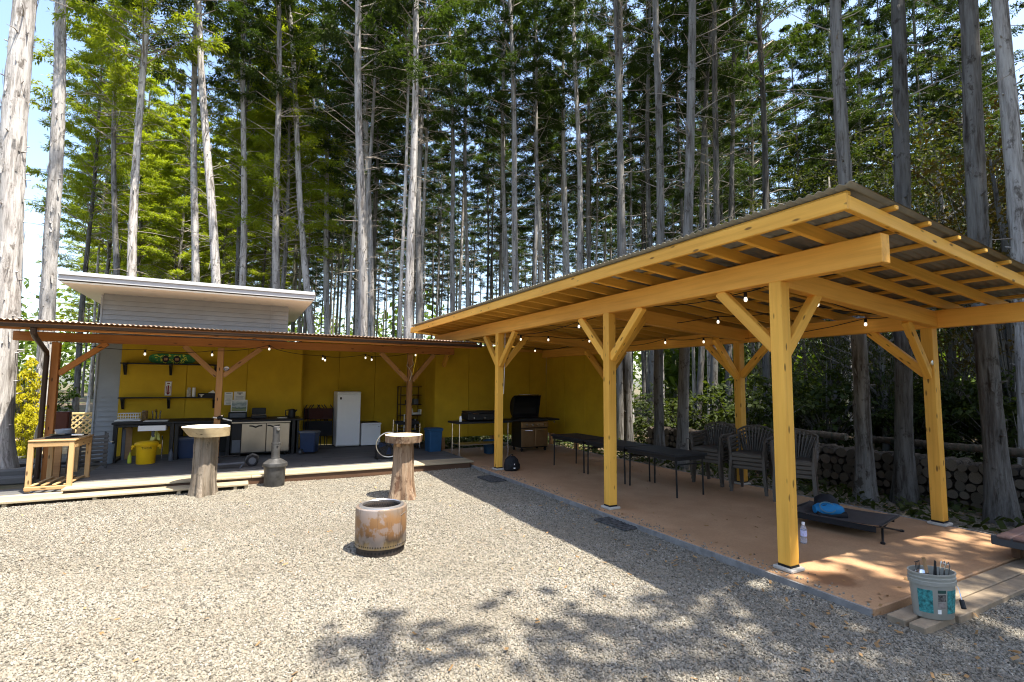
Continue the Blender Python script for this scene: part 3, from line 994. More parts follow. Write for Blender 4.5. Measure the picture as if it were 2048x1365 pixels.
# yellow bin
t = thing('waste_bin', 'round yellow waste bin with lettering and side handles under the sink', 'bin', (-1.52, 11.86, DZ))
mb = MB(); mb.lathe([(.145, 0), (.15, .01), (.165, .30), (.172, .335), (.19, .34), (.195, .375), (.185, .385), (.176, .375), (.16, .30), (.14, .02)], 28); part('tub', mb, YEL, t, True)
for s in (-1, 1):
    mb = MB(); mb.box((s * .205, 0, .325), (.06, .12, .05), ch=.012); mb.box((s * .22, 0, .29), (.03, .1, .05), ch=.01); part('handle', mb, YEL, t)
mb = MB(); mb.lathe([(.19, .375), (.17, .40), (.1, .415), (0, .42)], 22); part('folded_liner', mb, YEL, t, True)
def text_mesh(txt, size, mat, name='lettering', bend=None, ext=0.001):
    cu = bpy.data.curves.new(name, 'FONT')
    cu.body = txt; cu.size = size; cu.align_x = 'CENTER'; cu.align_y = 'CENTER'; cu.extrude = ext; cu.resolution_u = 2
    o = bpy.data.objects.new(name, cu); COL.objects.link(o)
    dg = bpy.context.evaluated_depsgraph_get()
    me = bpy.data.meshes.new_from_object(o.evaluated_get(dg))
    bpy.data.objects.remove(o)
    me.materials.clear(); me.materials.append(mat)
    for v in me.vertices:      # stand the text up, facing -Y, wrapped on radius bend
        x, y, z = v.co
        if bend:
            a = x / bend
            v.co = (math.sin(a) * (bend + z), -math.cos(a) * (bend + z), y)
        else:
            v.co = (x, -z, y)
    me.name = name
    return me
tm = text_mesh('THOR', 0.062, BLK, bend=0.1745)
o = link('lettering', tm, t, Matrix.Translation((0, 0, 0.30)) @ Matrix.Rotation(R(8), 4, 'Z'))
mb = MB()
for k in range(7):
    a = k * .9
    mb.add([(0, 0, .2), (.07 * math.cos(a), .05 * math.sin(a), .12), (.09 * math.cos(a + .5), .06 * math.sin(a + .5), 0), (.03 * math.cos(a + .8), .04 * math.sin(a + .8), .02), (.02, .01, .21)], [(0, 1, 2, 3, 4)])
solo('plastic_bag', mb, YBAG, 'crumpled pale yellow bag hanging from the sink drain', 'bag', (-1.43, 12.18, .53))
solo('cleaning_bottle', (lambda m: (m.lathe([(.035, 0), (.04, .01), (.04, .14), (.018, .18), (.014, .21), (.02, .22), (.0, .23)], 12), m)[1])(MB()), GRYP, 'grey cleaning bottle on the deck right of the yellow bin', 'bottle', (-1.15, 12.1, DZ), 0, None, True)
solo('spray_bottle', (lambda m: (m.lathe([(.03, 0), (.035, .01), (.03, .13), (.012, .17), (.012, .2), (0, .2)], 10), m)[1])(MB()), LIME, 'lime green bottle on the deck left of the yellow bin', 'bottle', (-1.79, 12.0, DZ), 0, None, True)
for k, (x, lab, mt, hh) in enumerate(((-1.93, 'tan board standing upright under the left end of the counter', WCUT, .62), (-2.0, 'blue grey board standing at the far left under the counter', GRYP, .6))):
    mb = MB(); mb.box((0, 0, hh / 2), (.13 if k == 0 else .05, .025, hh), ch=.003)
    o = solo('leaning_board', mb, mt, lab, 'board', (x + .02 * k, 12.62 - .1 * k, DZ), 0.1)
def square_bin(name, label, loc, sx, sy, h, mat, rz=0, lidmat=None, wheels=False):
    t = thing(name, label, 'bin', loc, rz)
    mb = MB()
    def rect(a, b, z): 
        k = .02
        return [(-a + k, -b, z), (a - k, -b, z), (a, -b + k, z), (a, b - k, z), (a - k, b, z), (-a + k, b, z), (-a, b - k, z), (-a, -b + k, z)]
    z0 = .05 if wheels else 0
    mb.loft([rect(sx * .42, sy * .42, z0), rect(sx * .47, sy * .47, h * .86), rect(sx * .5, sy * .5, h * .87), rect(sx * .5, sy * .5, h * .92)])
    part('tub', mb, mat, t)
    mb = MB()
    mb.loft([rect(sx * .53, sy * .53, h * .921), rect(sx * .53, sy * .53, h * .95), rect(sx * .45, sy * .45, h), ])
    part('lid', mb, lidmat or mat, t)
    mb = MB(); mb.tube([(-sx * .2, sy * .5, h * .95), (-sx * .2, sy * .66, h * .96), (sx * .2, sy * .66, h * .96), (sx * .2, sy * .5, h * .95)], .012, 6); part('handle', mb, mat, t, True)
    if wheels:
        for s in (-1, 1):
            Mx = Matrix.Translation((s * (sx * .42 + .02), sy * .36, .062)) @ Matrix.Rotation(R(90), 4, 'Y')
            mb = MB(); mb.lathe([(.0, -.015), (.06, -.015), (.06, .015), (0, .015)], 18); w = part('wheel', mb, BLKM, t, True, Mx)
            mb = MB(); mb.lathe([(.0, -.019), (.026, -.019), (.026, .019), (0, .019)], 12); part('hub', mb, GRYP, w, True)
    return t
square_bin('storage_bin', 'dark navy storage bin under the middle of the black counter', (-0.9, 12.45, DZ), .36, .36, .42, NAVY, 0, GRYP)
square_bin('wheeled_bin', 'small slate blue wheeled bin at the right end of the counter', (1.38, 12.0, DZ), .30, .36, .50, NAVY, R(62), GRYP, True)
square_bin('recycling_bin', 'deep blue plastic bin at the right of the deck by the prep table', (3.98, 11.35, DZ), .34, .34, .53, BLU, .1)

# under counter fridge
t = thing('counter_fridge', 'stainless two door fridge under the right half of the black counter', 'fridge', (-0.13, 12.02, DZ))
mb = MB(); mb.box((.56, .34, .39), (1.12, .62, .66), ch=.006); part('cabinet', mb, BLK, t)
mb = MB(); mb.box((.56, .015, .705), (1.12, .03, .03), ch=.003); part('top_trim', mb, ALU, t)
for a, b in ((.19, .645), (.655, 1.10)):
    mb = MB(); mb.box(((a + b) / 2, .01, .385), (b - a, .036, .59), ch=.005); d = part('door', mb, ALU, t)
    c = (a + b) / 2 + (.03 if a < .5 else -.09)
    mb = MB(); mb.tube([(c - .12, -.01, .635), (c - .06, -.022, .63), (c, -.026, .605), (c + .06, -.022, .63), (c + .12, -.01, .635)], [.012, .014, .016, .014, .012], 8); part('handle', mb, BLK, d, True)
mb = MB(); mb.box((.10, .012, .52), (.15, .03, .3)); part('vent_panel', mb, BLKM, t)
mb = MB(); mb.box((.10, .008, .225), (.15, .03, .25)); mb.box((.10, -.004, .335), (.14, .012, .012)); part('control_panel', mb, GRYP, t)
for x in (.08, 1.04):
    for yy in (.08, .58):
        mb = MB(); mb.lathe([(.02, 0), (.025, .06)], 10, (x, yy, 0)); part('foot', mb, BLK, t, True)

# things on the right half of the counter
t = thing('speaker_box', 'black box on the counter below the landscape picture', 'box', (-0.03, 12.78, CT))
mb = MB(); mb.box((0, 0, .065), (.36, .24, .13), ch=.008); part('body', mb, BLKM, t)
mb = MB(); mb.box((0, -.122, .065), (.30, .006, .09)); part('front_panel', mb, GRYP, t)
t = thing('picture', 'small landscape picture propped on the black box against the wall', 'picture', (-0.01, 12.86, CT + .131))
mb = MB(); mb.box((0, .012, .13), (.32, .02, .26), ch=.003); part('backing', mb, PAPER, t)
mb = MB(); mb.box((0, 0, .132), (.29, .003, .23)); part('print', mb, PICT, t)
def sheet(label, x, z, w, h, lines):
    t = thing('notice', label, 'notice', (x, 13.130, z))
    mb = MB(); mb.box((0, 0, 0), (w, .004, h)); part('paper', mb, PAPER, t)
    mb = MB()
    for k, (zz, ww, hh) in enumerate(lines):
        mb.box((0, -.003, zz), (ww, .002, hh))
    part('printed_lines', mb, INK, t)
sheet('narrow white notice sheet with text lines right of the middle canopy post', -0.23, 1.31, .16, .29, [(.12, .1, .014), (.06, .12, .006), (.035, .12, .006), (-.01, .08, .01), (-.05, .12, .006), (-.1, .09, .01)])
sheet('square white notice with a crest above the landscape picture', -0.01, 1.36, .23, .21, [(.075, .11, .02), (.05, .05, .02), (0.0, .16, .006), (-.02, .14, .006), (-.06, .15, .006)])
t = thing('griddle', 'open black griddle with a pale plate on the counter', 'griddle', (.385, 12.6, CT))
mb = MB(); mb.box((0, 0, .035), (.30, .26, .06), ch=.01); part('base', mb, BLK, t)
mb = MB(); mb.box((0, -.01, .075), (.28, .25, .012), ch=.004); part('plate', mb, ALU, t)
mb = MB(); mb.box((0, .125, .15), (.28, .03, .14), ch=.008); part('lid', mb, BLK, t)
t = thing('kettle', 'black electric kettle at the right end of the counter', 'kettle', (1.05, 12.6, CT))
mb = MB(); mb.lathe([(.075, 0), (.08, .02), (.07, .15), (.06, .18), (.02, .195), (0, .195)], 18); part('body', mb, BLK, t, True)
mb = MB(); mb.tube([(-.06, 0, .17), (-.13, 0, .16), (-.13, 0, .05), (-.07, 0, .03)], .012, 8); part('handle', mb, BLK, t, True)
mb = MB(); mb.tube([(.06, 0, .13), (.1, 0, .17)], [.025, .015], 8); part('spout', mb, BLK, t, True)
solo('cutting_board', (lambda m: (m.box((0, 0, .008), (.19, .15, .016), ch=.004), m)[1])(MB()), PAPER, 'small white board lying left of the kettle', 'board', (.84, 12.45, CT))
# rod clamp lamp arm on the middle post
t = thing('work_lamp', 'small black clip lamp with a pale arm fixed to the middle canopy post', 'lamp', (-.32, 11.3, 1.0))
mb = MB(); mb.tube([(-.12, 0, .01), (.02, 0, -.01), (.2, -.02, -.06)], .014, 8); part('arm', mb, PAPER, t, True)
mb = MB(); mb.lathe([(.02, -.05), (.035, -.03), (.035, .03), (.02, .05)], 12); part('clamp', mb, BLK, t, True, Matrix.Rotation(R(80), 4, 'Y'))
mb = MB(); mb.lathe([(0, 0), (.025, .004), (.028, .02), (0, .03)], 12, (.03, -.03, .03)); part('lens', mb, CHR, t, True)

# shelves
def shelf(label, z, x0=-2.19, x1=-0.45):
    t = thing('wall_shelf', label, 'shelf', (x0, 13.13, z))
    mb = MB(); mb.box(((x1 - x0) / 2, -.12, 0), (x1 - x0, .24, .024), ch=.003); part('board', mb, BLKM, t)
    for x in (.06, .85, x1 - x0 - .06):
        mb = MB()
        mb.box((x, -.012, -.125), (.045, .02, .225)); mb.box((x, -.11, -.03), (.045, .19, .03))
        mb.loft([[(x - .02, -.20, -.045), (x + .02, -.20, -.045), (x + .02, -.17, -.045), (x - .02, -.17, -.045)], [(x - .02, -.05, -.22), (x + .02, -.05, -.22), (x + .02, -.02, -.22), (x - .02, -.02, -.22)]])
        part('bracket', mb, BLK, t)
shelf('upper black shelf on the mustard wall holding a painted skateboard', 2.05)
shelf('lower black shelf on the mustard wall holding bottles', 1.34)
t = thing('skateboard', 'green skateboard deck with yellow paintwork standing on the upper shelf', 'skateboard', (-1.32, 13.06, 2.062))
mb = MB()
out = []
for k in range(40):
    a = 2 * math.pi * k / 40
    x = .42 * math.copysign(abs(math.cos(a)) ** .45, math.cos(a)); z = .105 + .105 * math.copysign(abs(math.sin(a)) ** .7, math.sin(a))
    out.append((x, z))
mb.loft([[(x, 0, z) for x, z in out], [(x, .012, z) for x, z in out]]); part('board', mb, GRN, t)
rr = random.Random(3)
mb = MB()
for k in range(60):
    x = rr.uniform(-.3, .28); z = rr.uniform(.02, .185); s = rr.uniform(.01, .026)
    a = rr.uniform(0, 3)
    mb.box((x, -.002 - .00002 * k, z), (s * 2.2, .002, s * .9), rot=Matrix.Rotation(a, 3, 'Y'))
part('yellow_paint', mb, LIME, t)
mb = MB()
for x in (-.12, .08):
    mb.lathe([(0, -.001), (.062, -.001), (.062, .001)], 16, (0, 0, 0))
    nv = 16 * 3
    for i in range(len(mb.v) - nv, len(mb.v)):
        a = mb.v[i]; mb.v[i] = (a[0] + x, -.006 + a[2], a[1] * 1.2 + .1)
part('dark_paint', mb, BLK, t)
mb = MB()
for x in (-.12, .08):
    mb.box((x, -.009, .095), (.06, .002, .05))
part('ochre_paint', mb, SKIN, t)
t = thing('wall_sign', 'narrow red and white sign with a downward arrow between the two shelves', 'sign', (-1.37, 13.130, 1.53))
mb = MB(); mb.box((0, 0, 0), (.125, .005, .31)); part('plate', mb, PAPER, t)
mb = MB()
for s in (-1, 1):
    mb.box((s * .056, -.004, 0), (.006, .003, .30)); mb.box((0, -.004, s * .15), (.118, .003, .006))
mb.box((0, -.004, -.01), (.026, .003, .16)); mb.box((-.034, -.004, -.02), (.012, .003, .14)); mb.box((.034, -.004, -.02), (.012, .003, .14))
mb.add([(-.04, -.005, -.085), (.04, -.005, -.085), (0, -.005, -.135), (-.04, -.003, -.085), (.04, -.003, -.085), (0, -.003, -.135)], [(0, 2, 1), (3, 4, 5), (0, 1, 4, 3), (1, 2, 5, 4), (2, 0, 3, 5)])
mb.box((0, -.004, .11), (.05, .003, .022))
part('printed_arrow', mb, REDI, t)
solo('spray_can', (lambda m: (m.lathe([(.04, 0), (.042, .01), (.042, .15), (.03, .165), (.03, .2), (0, .2)], 14), m)[1])(MB()), m_plain('patterned can', (.45, .42, .36), .4, noise=.6, scale=30), 'pale patterned can on the lower shelf, left of the paper roll', 'can', (-.98, 13.02, 1.353), 0, None, True)
solo('paper_roll', (lambda m: (m.lathe([(.033, 0), (.033, .2), (.012, .2), (.012, .01)], 14), m)[1])(MB()), PAPER, 'slim white paper roll standing on the lower shelf', 'paper roll', (-.89, 13.02, 1.353), 0, None, True)
solo('shelf_box', (lambda m: (m.box((0, 0, .04), (.34, .18, .08), ch=.006), m)[1])(MB()), BLKM, 'flat black box on the right end of the lower shelf', 'box', (-.64, 13.03, 1.353))
solo('paper_cup', (lambda m: (m.lathe([(.012, 0), (.016, .03), (.05, .05), (.05, .06), (.0, .055)], 12), m)[1])(MB()), PAPER, 'small white footed dish in front of the black shelf box', 'dish', (-.74, 12.92, 1.353), 0, None, True)
mb = MB(); mb.add([(-.07, -.04, 0), (.07, -.04, 0), (.07, .04, 0), (-.07, .04, 0), (.03, -.03, .07), (.03, .03, .07)], [(0, 3, 2, 1), (0, 1, 4), (1, 2, 5, 4), (2, 3, 5), (3, 0, 4, 5)])
solo('napkin', mb, PAPER, 'folded white napkin on top of the black shelf box', 'napkin', (-.56, 13.03, 1.434))

# freezers
def freezer(name, label, x0, x1, h, y=12.82):
    t = thing(name, label, 'freezer', (x0, y, DZ))
    W = x1 - x0
    mb = MB(); mb.box((W / 2, .32, h / 2 + .01), (W, .56, h - .02), ch=.008); part('cabinet', mb, WHT, t)
    if h > 1:
        mb = MB(); mb.box((W / 2, .02, h / 2 - .01), (W - .004, .045, h - .10), ch=.012); d = part('door', mb, WHT, t)
        mb = MB(); mb.box((.075, -.004, h - .16), (.04, .004, .055)); part('badge', mb, BLK, d)
        mb = MB(); mb.box((W / 2, .02, h - .03), (W, .045, .045), ch=.01); part('top_panel', mb, WHT, t)
    else:
        mb = MB(); mb.box((W / 2, .30, h - .025), (W + .012, .60, .05), ch=.012); l = part('lid', mb, WHT, t)
        mb = MB(); mb.box((W - .06, -.004, h - .1), (.035, .004, .012)); part('badge', mb, INK, t)
    return t
freezer('upright_freezer', 'tall white upright freezer in the recess', 2.07, 2.62, 1.33)
freezer('chest_freezer', 'low white chest freezer right of the tall white freezer', 2.66, 3.13, .565)
# dark folded chairs bundle
def folded_chair(loc, rz, label):
    t = thing('folding_chair', label, 'folding chair', loc, rz, 'folded chairs leaning in the recess')
    for s in (-1, 1):
        mb = MB(); mb.tube([(s * .2, 0, 0), (s * .2, .05, .6), (s * .19, .09, .9), (s * .12, .1, 1.0)], .012, 7); part('leg', mb, BLK, t, True)
    mb = MB(); mb.box((0, .07, .78), (.36, .02, .26), rot=Matrix.Rotation(R(-6), 3, 'X')); part('backrest', mb, CUSH, t)
    mb = MB(); mb.box((0, .02, .42), (.36, .03, .36), rot=Matrix.Rotation(R(-6), 3, 'X')); part('seat', mb, BAGK, t)
    return t
fc = folded_chair((1.68, 13.28, DZ), .15, 'front folded dark red and black chair leaning in the recess beside the tall freezer')
copy_thing(fc, (1.74, 13.36, DZ), .05, 'second folded chair in the leaning bundle left of the tall freezer')
copy_thing(fc, (1.86, 13.30, DZ), -.1, 'right hand folded chair touching the tall white freezer')
copy_thing(fc, (1.60, 13.42, DZ), .1, 'rearmost folded chair of the bundle in the recess corner')

# drum fan
t = thing('drum_fan', 'round black floor fan with a bright chrome rim on the deck', 'fan', (2.76, 10.62, DZ))
fanM = Matrix.Translation((0, 0, .29)) @ Matrix.Rotation(R(-12), 4, 'Z') @ Matrix.Rotation(R(90), 4, 'X')
def ringpts(r, z, n=40): return [(r * math.cos(2 * math.pi * k / n), r * math.sin(2 * math.pi * k / n), z) for k in range(n + 1)]
mb = MB(); mb.tube(ringpts(.25, .1), .011, 8); part('rim', mb, m_plain('cream chrome rim', (.75, .70, .58), .3, metal=.6), t, True, fanM)
mb = MB(); mb.lathe([(.24, -.1), (.245, .095), (.235, .095), (.23, -.09)], 36, caps=False); part('drum', mb, BLK, t, True, fanM)
mb = MB()
for r in (.06, .11, .16, .21): mb.tube(ringpts(r, .098), .003, 5)
for k in range(10):
    a = k * math.pi / 5; mb.tube([(.05 * math.cos(a), .05 * math.sin(a), .1), (.24 * math.cos(a), .24 * math.sin(a), .098)], .003, 5)
part('guard', mb, BLK, t, True, fanM)
for k in range(4):
    mb = MB(); a = k * math.pi / 2
    mb.add([(.03 * math.cos(a), .03 * math.sin(a), .03), (.21 * math.cos(a - .25), .21 * math.sin(a - .25), .05), (.21 * math.cos(a + .35), .21 * math.sin(a + .35), 0.0), (.03 * math.cos(a + .9), .03 * math.sin(a + .9), 0)], [(0, 1, 2, 3)])
    part('blade', mb, NAVY, t, False, fanM)
mb = MB(); mb.lathe([(.05, .0), (.05, .06), (.02, .075), (0, .075)], 14); part('motor', mb, BLK, t, True, fanM)
mb = MB()
for s in (-1, 1):
    mb.tube([(s * .26, 0, .29), (s * .25, 0.02, .03), (s * .25, -.13, .015), (s * .25, .15, .015)], .014, 7)
part('stand', mb, BLK, t, True)

# black utility trolley with chrome posts
t = thing('utility_trolley', 'black trolley with upright chrome posts behind the stump table', 'trolley', (3.52, 11.95, DZ))
for x in (-.27, .27):
    for y in (-.18, .18):
        mb = MB(); mb.tube([(x, y, .03), (x, y, .60 if y < 0 else .68)], .0125, 8); part('post', mb, CHR, t, True)
        mb = MB(); mb.lathe([(0, -.012), (.028, -.012), (.028, .012), (0, .012)], 12); part('caster', mb, BLK, t, True, Matrix.Translation((x, y, .028)) @ Matrix.Rotation(R(90), 4, 'Y'))
for z in (.1, .35, .58):
    mb = MB(); tray(mb, .5, .34, .07, .012, z); part('tray', mb, BLKM, t)
mb = MB(); mb.box((-.02, 0, .2), (.42, .28, .18), ch=.01); part('tub', mb, BLKM, t)
solo('broom', (lambda m: (m.tube([(0, 0, 0.12), (0.02, .05, .82)], .011, 7), m.box((0, 0, .06), (.24, .05, .12), ch=.01), m)[2])(MB()), PAPER, 'pale handled broom leaning beside the right canopy post', 'broom', (3.42, 11.80, DZ), .2)

# black rack
t = thing('storage_rack', 'black steel shelf rack with jars and boxes in the recess', 'rack', (3.72, 13.22, DZ))
for x in (0, .29, .57, .87):
    for y in ((0, .3) if x in (0, .87) else (0.3,)):
        mb = MB(); mb.box((x, y, .73), (.022, .022, 1.46)); part('upright', mb, DKM, t)
for z in (.05, .38, .70, .98, 1.23, 1.45):
    mb = MB(); mb.box((.435, .15, z), (.87, .30, .018)); part('shelf', mb, DKM, t)
for i, (x, z, w, h, d, mt, nm, lab, cat) in enumerate((
    (.33, .71, .05, .16, 0, PAPER, 'jar', 'white jar on the second shelf from the rack middle, nearest the post', 'jar'),
    (.42, .71, .20, .05, 1, PAPER, 'tray', 'low white tray on the black rack', 'tray'),
    (.56, .71, .06, .13, 1, PAPER, 'carton', 'small white carton at the end of the white tray', 'carton'),
    (.63, .99, .09, .16, 1, CUSH, 'tin_box', 'dark red tin on the upper part of the black rack', 'tin'),
    (.75, .985, .2, .02, 1, PAPER, 'paper_pad', 'thin white pad near the top right of the black rack', 'pad'),
    (.20, .985, .07, .14, 0, BLK, 'bottle', 'dark bottle on the upper left of the black rack', 'bottle'),
    (.42, .985, .12, .14, 1, GRYP, 'box', 'grey box in the upper middle of the black rack', 'box'),
    (.70, .39, .2, .2, 1, BLKM, 'crate', 'black crate on the lower right of the black rack', 'crate'),
    (.30, .39, .3, .2, 1, BAGK, 'crate', 'black crate on the lower left of the black rack', 'crate'))):
    mb = MB()
    if d: mb.box((0, 0, h / 2), (w, .2, h), ch=.006)
    else: mb.lathe([(w * .8, 0), (w * .85, h * .7), (w * .5, h * .85), (w * .5, h), (0, h)], 12)
    solo(nm, mb, mt, lab, cat, (3.72 + x, 13.32, DZ + z + .0095), 0, None, not d)

# scooter lying by the middle post
t = thing('kick_scooter', 'dark folded scooter lying on the deck edge below the steel fridge', 'scooter', (-.05, 10.62, DZ))
mb = MB(); mb.box((-.05, -.05, .085), (.46, .12, .03), ch=.01, rz=.12); part('footboard', mb, GRYP, t)
Mx = Matrix.Translation((.30, .02, .105)) @ Matrix.Rotation(R(90), 4, 'X')
mb = MB(); mb.tube(ringpts(.082, 0, 24), .022, 8); w = part('wheel', mb, BLKM, t, True, Mx)
mb = MB(); mb.lathe([(0, -.018), (.062, -.014), (.062, .014), (0, .018)], 18); part('rim', mb, GRYP, w, True)
Mx2 = Matrix.Translation((-.36, -.11, .085)) @ Matrix.Rotation(R(90), 4, 'X')
mb = MB(); mb.tube(ringpts(.062, 0, 20), .02, 8); w = part('wheel', mb, BLKM, t, True, Mx2)
mb = MB(); mb.tube([(.18, 0, .10), (.22, .02, .19), (.30, .02, .225), (.39, .02, .19), (.41, .02, .13)], [.012, .018, .02, .018, .012], 8); part('mudguard', mb, GREYSTEEL, t, True)
mb = MB(); mb.tube([(.17, -.04, .09), (.1, -.12, .0)], .012, 6); part('kick_stand', mb, GRYP, t, True)
mb = MB(); mb.tube([(-.34, -.08, .1), (-.45, -.02, .16), (-.2, .10, .2), (.1, .12, .2)], .014, 7); part('folded_bar', mb, BLK, t, True)

# ---------------------------------------------------------------- prep table, griddle, barbecue
t = thing('prep_table', 'dark topped work table on chrome legs at the end of the deck', 'table', (4.15, 10.35, 0.06))
for x, y, z0 in ((.07, .0, .08), (.07, .42, .08), (1.25, .0, 0.0), (1.25, .42, 0.0)):
    mb = MB(); mb.tube([(x, y, z0), (x, y, .76)], .014, 8); part('leg', mb, CHR, t, True)
mb = MB(); mb.box((.66, .21, .78), (1.36, .56, .04), ch=.006); part('top', mb, BLKM, t)
mb = MB(); mb.box((.66, .21, .30), (1.18, .42, .02)); part('shelf', mb, ALU, t)
mb = MB(); mb.tube([(1.25, -.01, .30), (1.18, -.03, .20)], .008, 6); part('hook', mb, CHR, t, True)
t = thing('tabletop_grill', 'black tabletop grill with shiny knobs on the chrome legged table', 'grill', (4.75, 10.55, .86))
mb = MB(); mb.box((.1, 0, .10), (.86, .42, .15), ch=.015); part('body', mb, BLK, t)
mb = MB(); mb.box((.1, 0.02, .20), (.84, .40, .045), ch=.012); part('lid', mb, BLK, t)
for x in (-.2, 0.05, .3):
    mb = MB(); mb.lathe([(.024, 0), (.024, .02), (.018, .03), (0, .03)], 12); part('knob', mb, CHR, t, True, Matrix.Translation((x, -.212, .08)) @ Matrix.Rotation(R(90), 4, 'X'))
mb = MB(); mb.tube([(-.25, -.2, .17), (-.25, -.25, .18), (-.10, -.25, .17)], .008, 6); part('lid_handle', mb, CHR, t, True)
solo('spice_jar', (lambda m: (m.lathe([(.028, 0), (.03, .01), (.03, .09), (.022, .1), (.022, .12), (0, .12)], 12), m)[1])(MB()), PAPER, 'small white jar on the left end of the chrome legged table', 'jar', (4.27, 10.42, .86), 0, None, True)
solo('small_bin', (lambda m: (m.lathe([(.12, 0), (.13, .01), (.15, .32), (.14, .32), (.12, .02)], 18), m)[1])(MB()), BLU, 'blue pail under the right end of the chrome legged table', 'pail', (5.25, 11.0, .06), 0, None, True)
t = thing('gas_barbecue', 'large gas barbecue with raised black hood and bronze steel doors', 'barbecue', (6.40, 10.85, SZ))
mb = MB(); mb.box((0, .26, .40), (.76, .50, .62), ch=.01); part('cabinet', mb, BLK, t)
for s in (-1, 1):
    mb = MB(); mb.box((s * .187, .0, .335), (.365, .03, .44), ch=.006); d = part('door', mb, BRONZE, t)
    mb = MB(); mb.tube([(s * .187 - .12, -.03, .51), (s * .187 + .12, -.03, .51)], .011, 8); part('handle', mb, CHR, d, True)
mb = MB(); mb.box((0, -.005, .645), (.76, .05, .14), ch=.01); cp = part('control_panel', mb, BRONZE, t)
for x in (-.24, -.08, .08, .24):
    mb = MB(); mb.lathe([(.026, 0), (.026, .022), (.02, .032), (0, .032)], 14); part('knob', mb, CHR, cp, True, Matrix.Translation((x, -.03, .645)) @ Matrix.Rotation(R(90), 4, 'X'))
mb = MB(); mb.box((0, .26, .76), (.78, .52, .08), ch=.01); part('firebox', mb, BLK, t)
for s in (-1, 1):
    mb = MB(); mb.box((s * .56, .22, .755), (.33, .46, .045), ch=.01); part('side_shelf', mb, BLKM, t)
mb = MB(); mb.lathe([(.03, 0), (.03, .024), (0, .03)], 12); part('side_knob', mb, CHR, t, True, Matrix.Translation((.56, -.012, .70)) @ Matrix.Rotation(R(90), 4, 'X'))
mb = MB()
pr = [(.46, .80), (.56, .90), (.60, 1.04), (.57, 1.18), (.48, 1.29), (.34, 1.35)]
ring = pr + [(y_ - .03, z_ - .012) for y_, z_ in reversed(pr)]
mb.loft([[(-.38, y_, z_) for y_, z_ in ring], [(.38, y_, z_) for y_, z_ in ring]])
for s in (-1, 1):
    mb.loft([[(s * .38, y_, z_) for y_, z_ in pr], [(s * .365, y_, z_) for y_, z_ in pr]])
part('hood', mb, BLK, t)
mb = MB(); mb.tube([(-.28, .35, 1.345), (-.28, .29, 1.37), (.28, .29, 1.37), (.28, .35, 1.345)], .012, 8); part('hood_handle', mb, CHR, t, True)
for x in (-.33, .33):
    for y in (.06, .46):
        mb = MB(); mb.lathe([(0, -.014), (.042, -.014), (.042, .014), (0, .014)], 14); part('caster', mb, BLKM, t, True, Matrix.Translation((x, y, .042)) @ Matrix.Rotation(R(90), 4, 'Y'))
# backpack
t = thing('backpack', 'round black backpack standing on the floor beside the far front post', 'backpack', (4.60, 8.66, SZ))
mb = MB(); mb.lathe([(.12, 0), (.15, .02), (.155, .12), (.13, .21), (.07, .265), (0, .275)], 18, sy=.7); part('body', mb, BAGK, t, True)
mb = MB(); mb.lathe([(.08, 0), (.1, .02), (.095, .11), (.05, .15), (0, .155)], 14, (0, -.07, .02), sy=.5); pk = part('pocket', mb, BAGK, t, True)
mb = MB(); mb.box((.0, -.122, .06), (.035, .004, .022)); mb.box((.0, -.118, .13), (.014, .004, .025)); part('logo_patch', mb, PAPER, pk)
mb = MB(); mb.tube([(-.03, 0, .27), (-.02, 0, .30), (.02, 0, .30), (.03, 0, .27)], .008, 6); part('grab_loop', mb, BLK, t, True)
mb = MB(); mb.tube([(.14, .05, .16), (.19, .03, .1), (.18, .0, .02)], .012, 6); part('strap', mb, BLK, t, True)

# ---------------------------------------------------------------- folding tables
def ftable(label, y0, y1, x0=5.62, x1=6.28, h=.60):
    t = thing('folding_table', label, 'table', ((x0 + x1) / 2, (y0 + y1) / 2, SZ), 0, 'black folding tables in a row')
    hx = (x1 - x0) / 2; hy = (y1 - y0) / 2
    mb = MB(); mb.box((0, 0, h), (2 * hx, 2 * hy - .012, .035), ch=.006); part('top', mb, BLKM, t)
    for sx in (-1, 1):
        for sy in (-1, 1):
            mb = MB(); mb.tube([(sx * (hx - .06), sy * (hy - .05), 0), (sx * (hx - .06), sy * (hy - .06), h - .015)], .0135, 8); part('leg', mb, BLK, t, True)
    for sy in (-1, 1):
        timber('cross_bar', (-hx + .07, sy * (hy - .06), h - .13), (hx - .07, sy * (hy - .06), h - .13), .02, .02, BLK, t, ch=.003)
    mb = MB(); mb.box((0, 0, h - .045), (2 * hx - .05, 2 * hy - .08, .05)); part('apron', mb, BLK, t)
ftable('black folding table nearest the stacked chairs', 5.50, 6.62)
ftable('middle one of the three black folding tables', 6.64, 7.76)
ftable('black folding table closest to the barbecue', 7.78, 8.90)

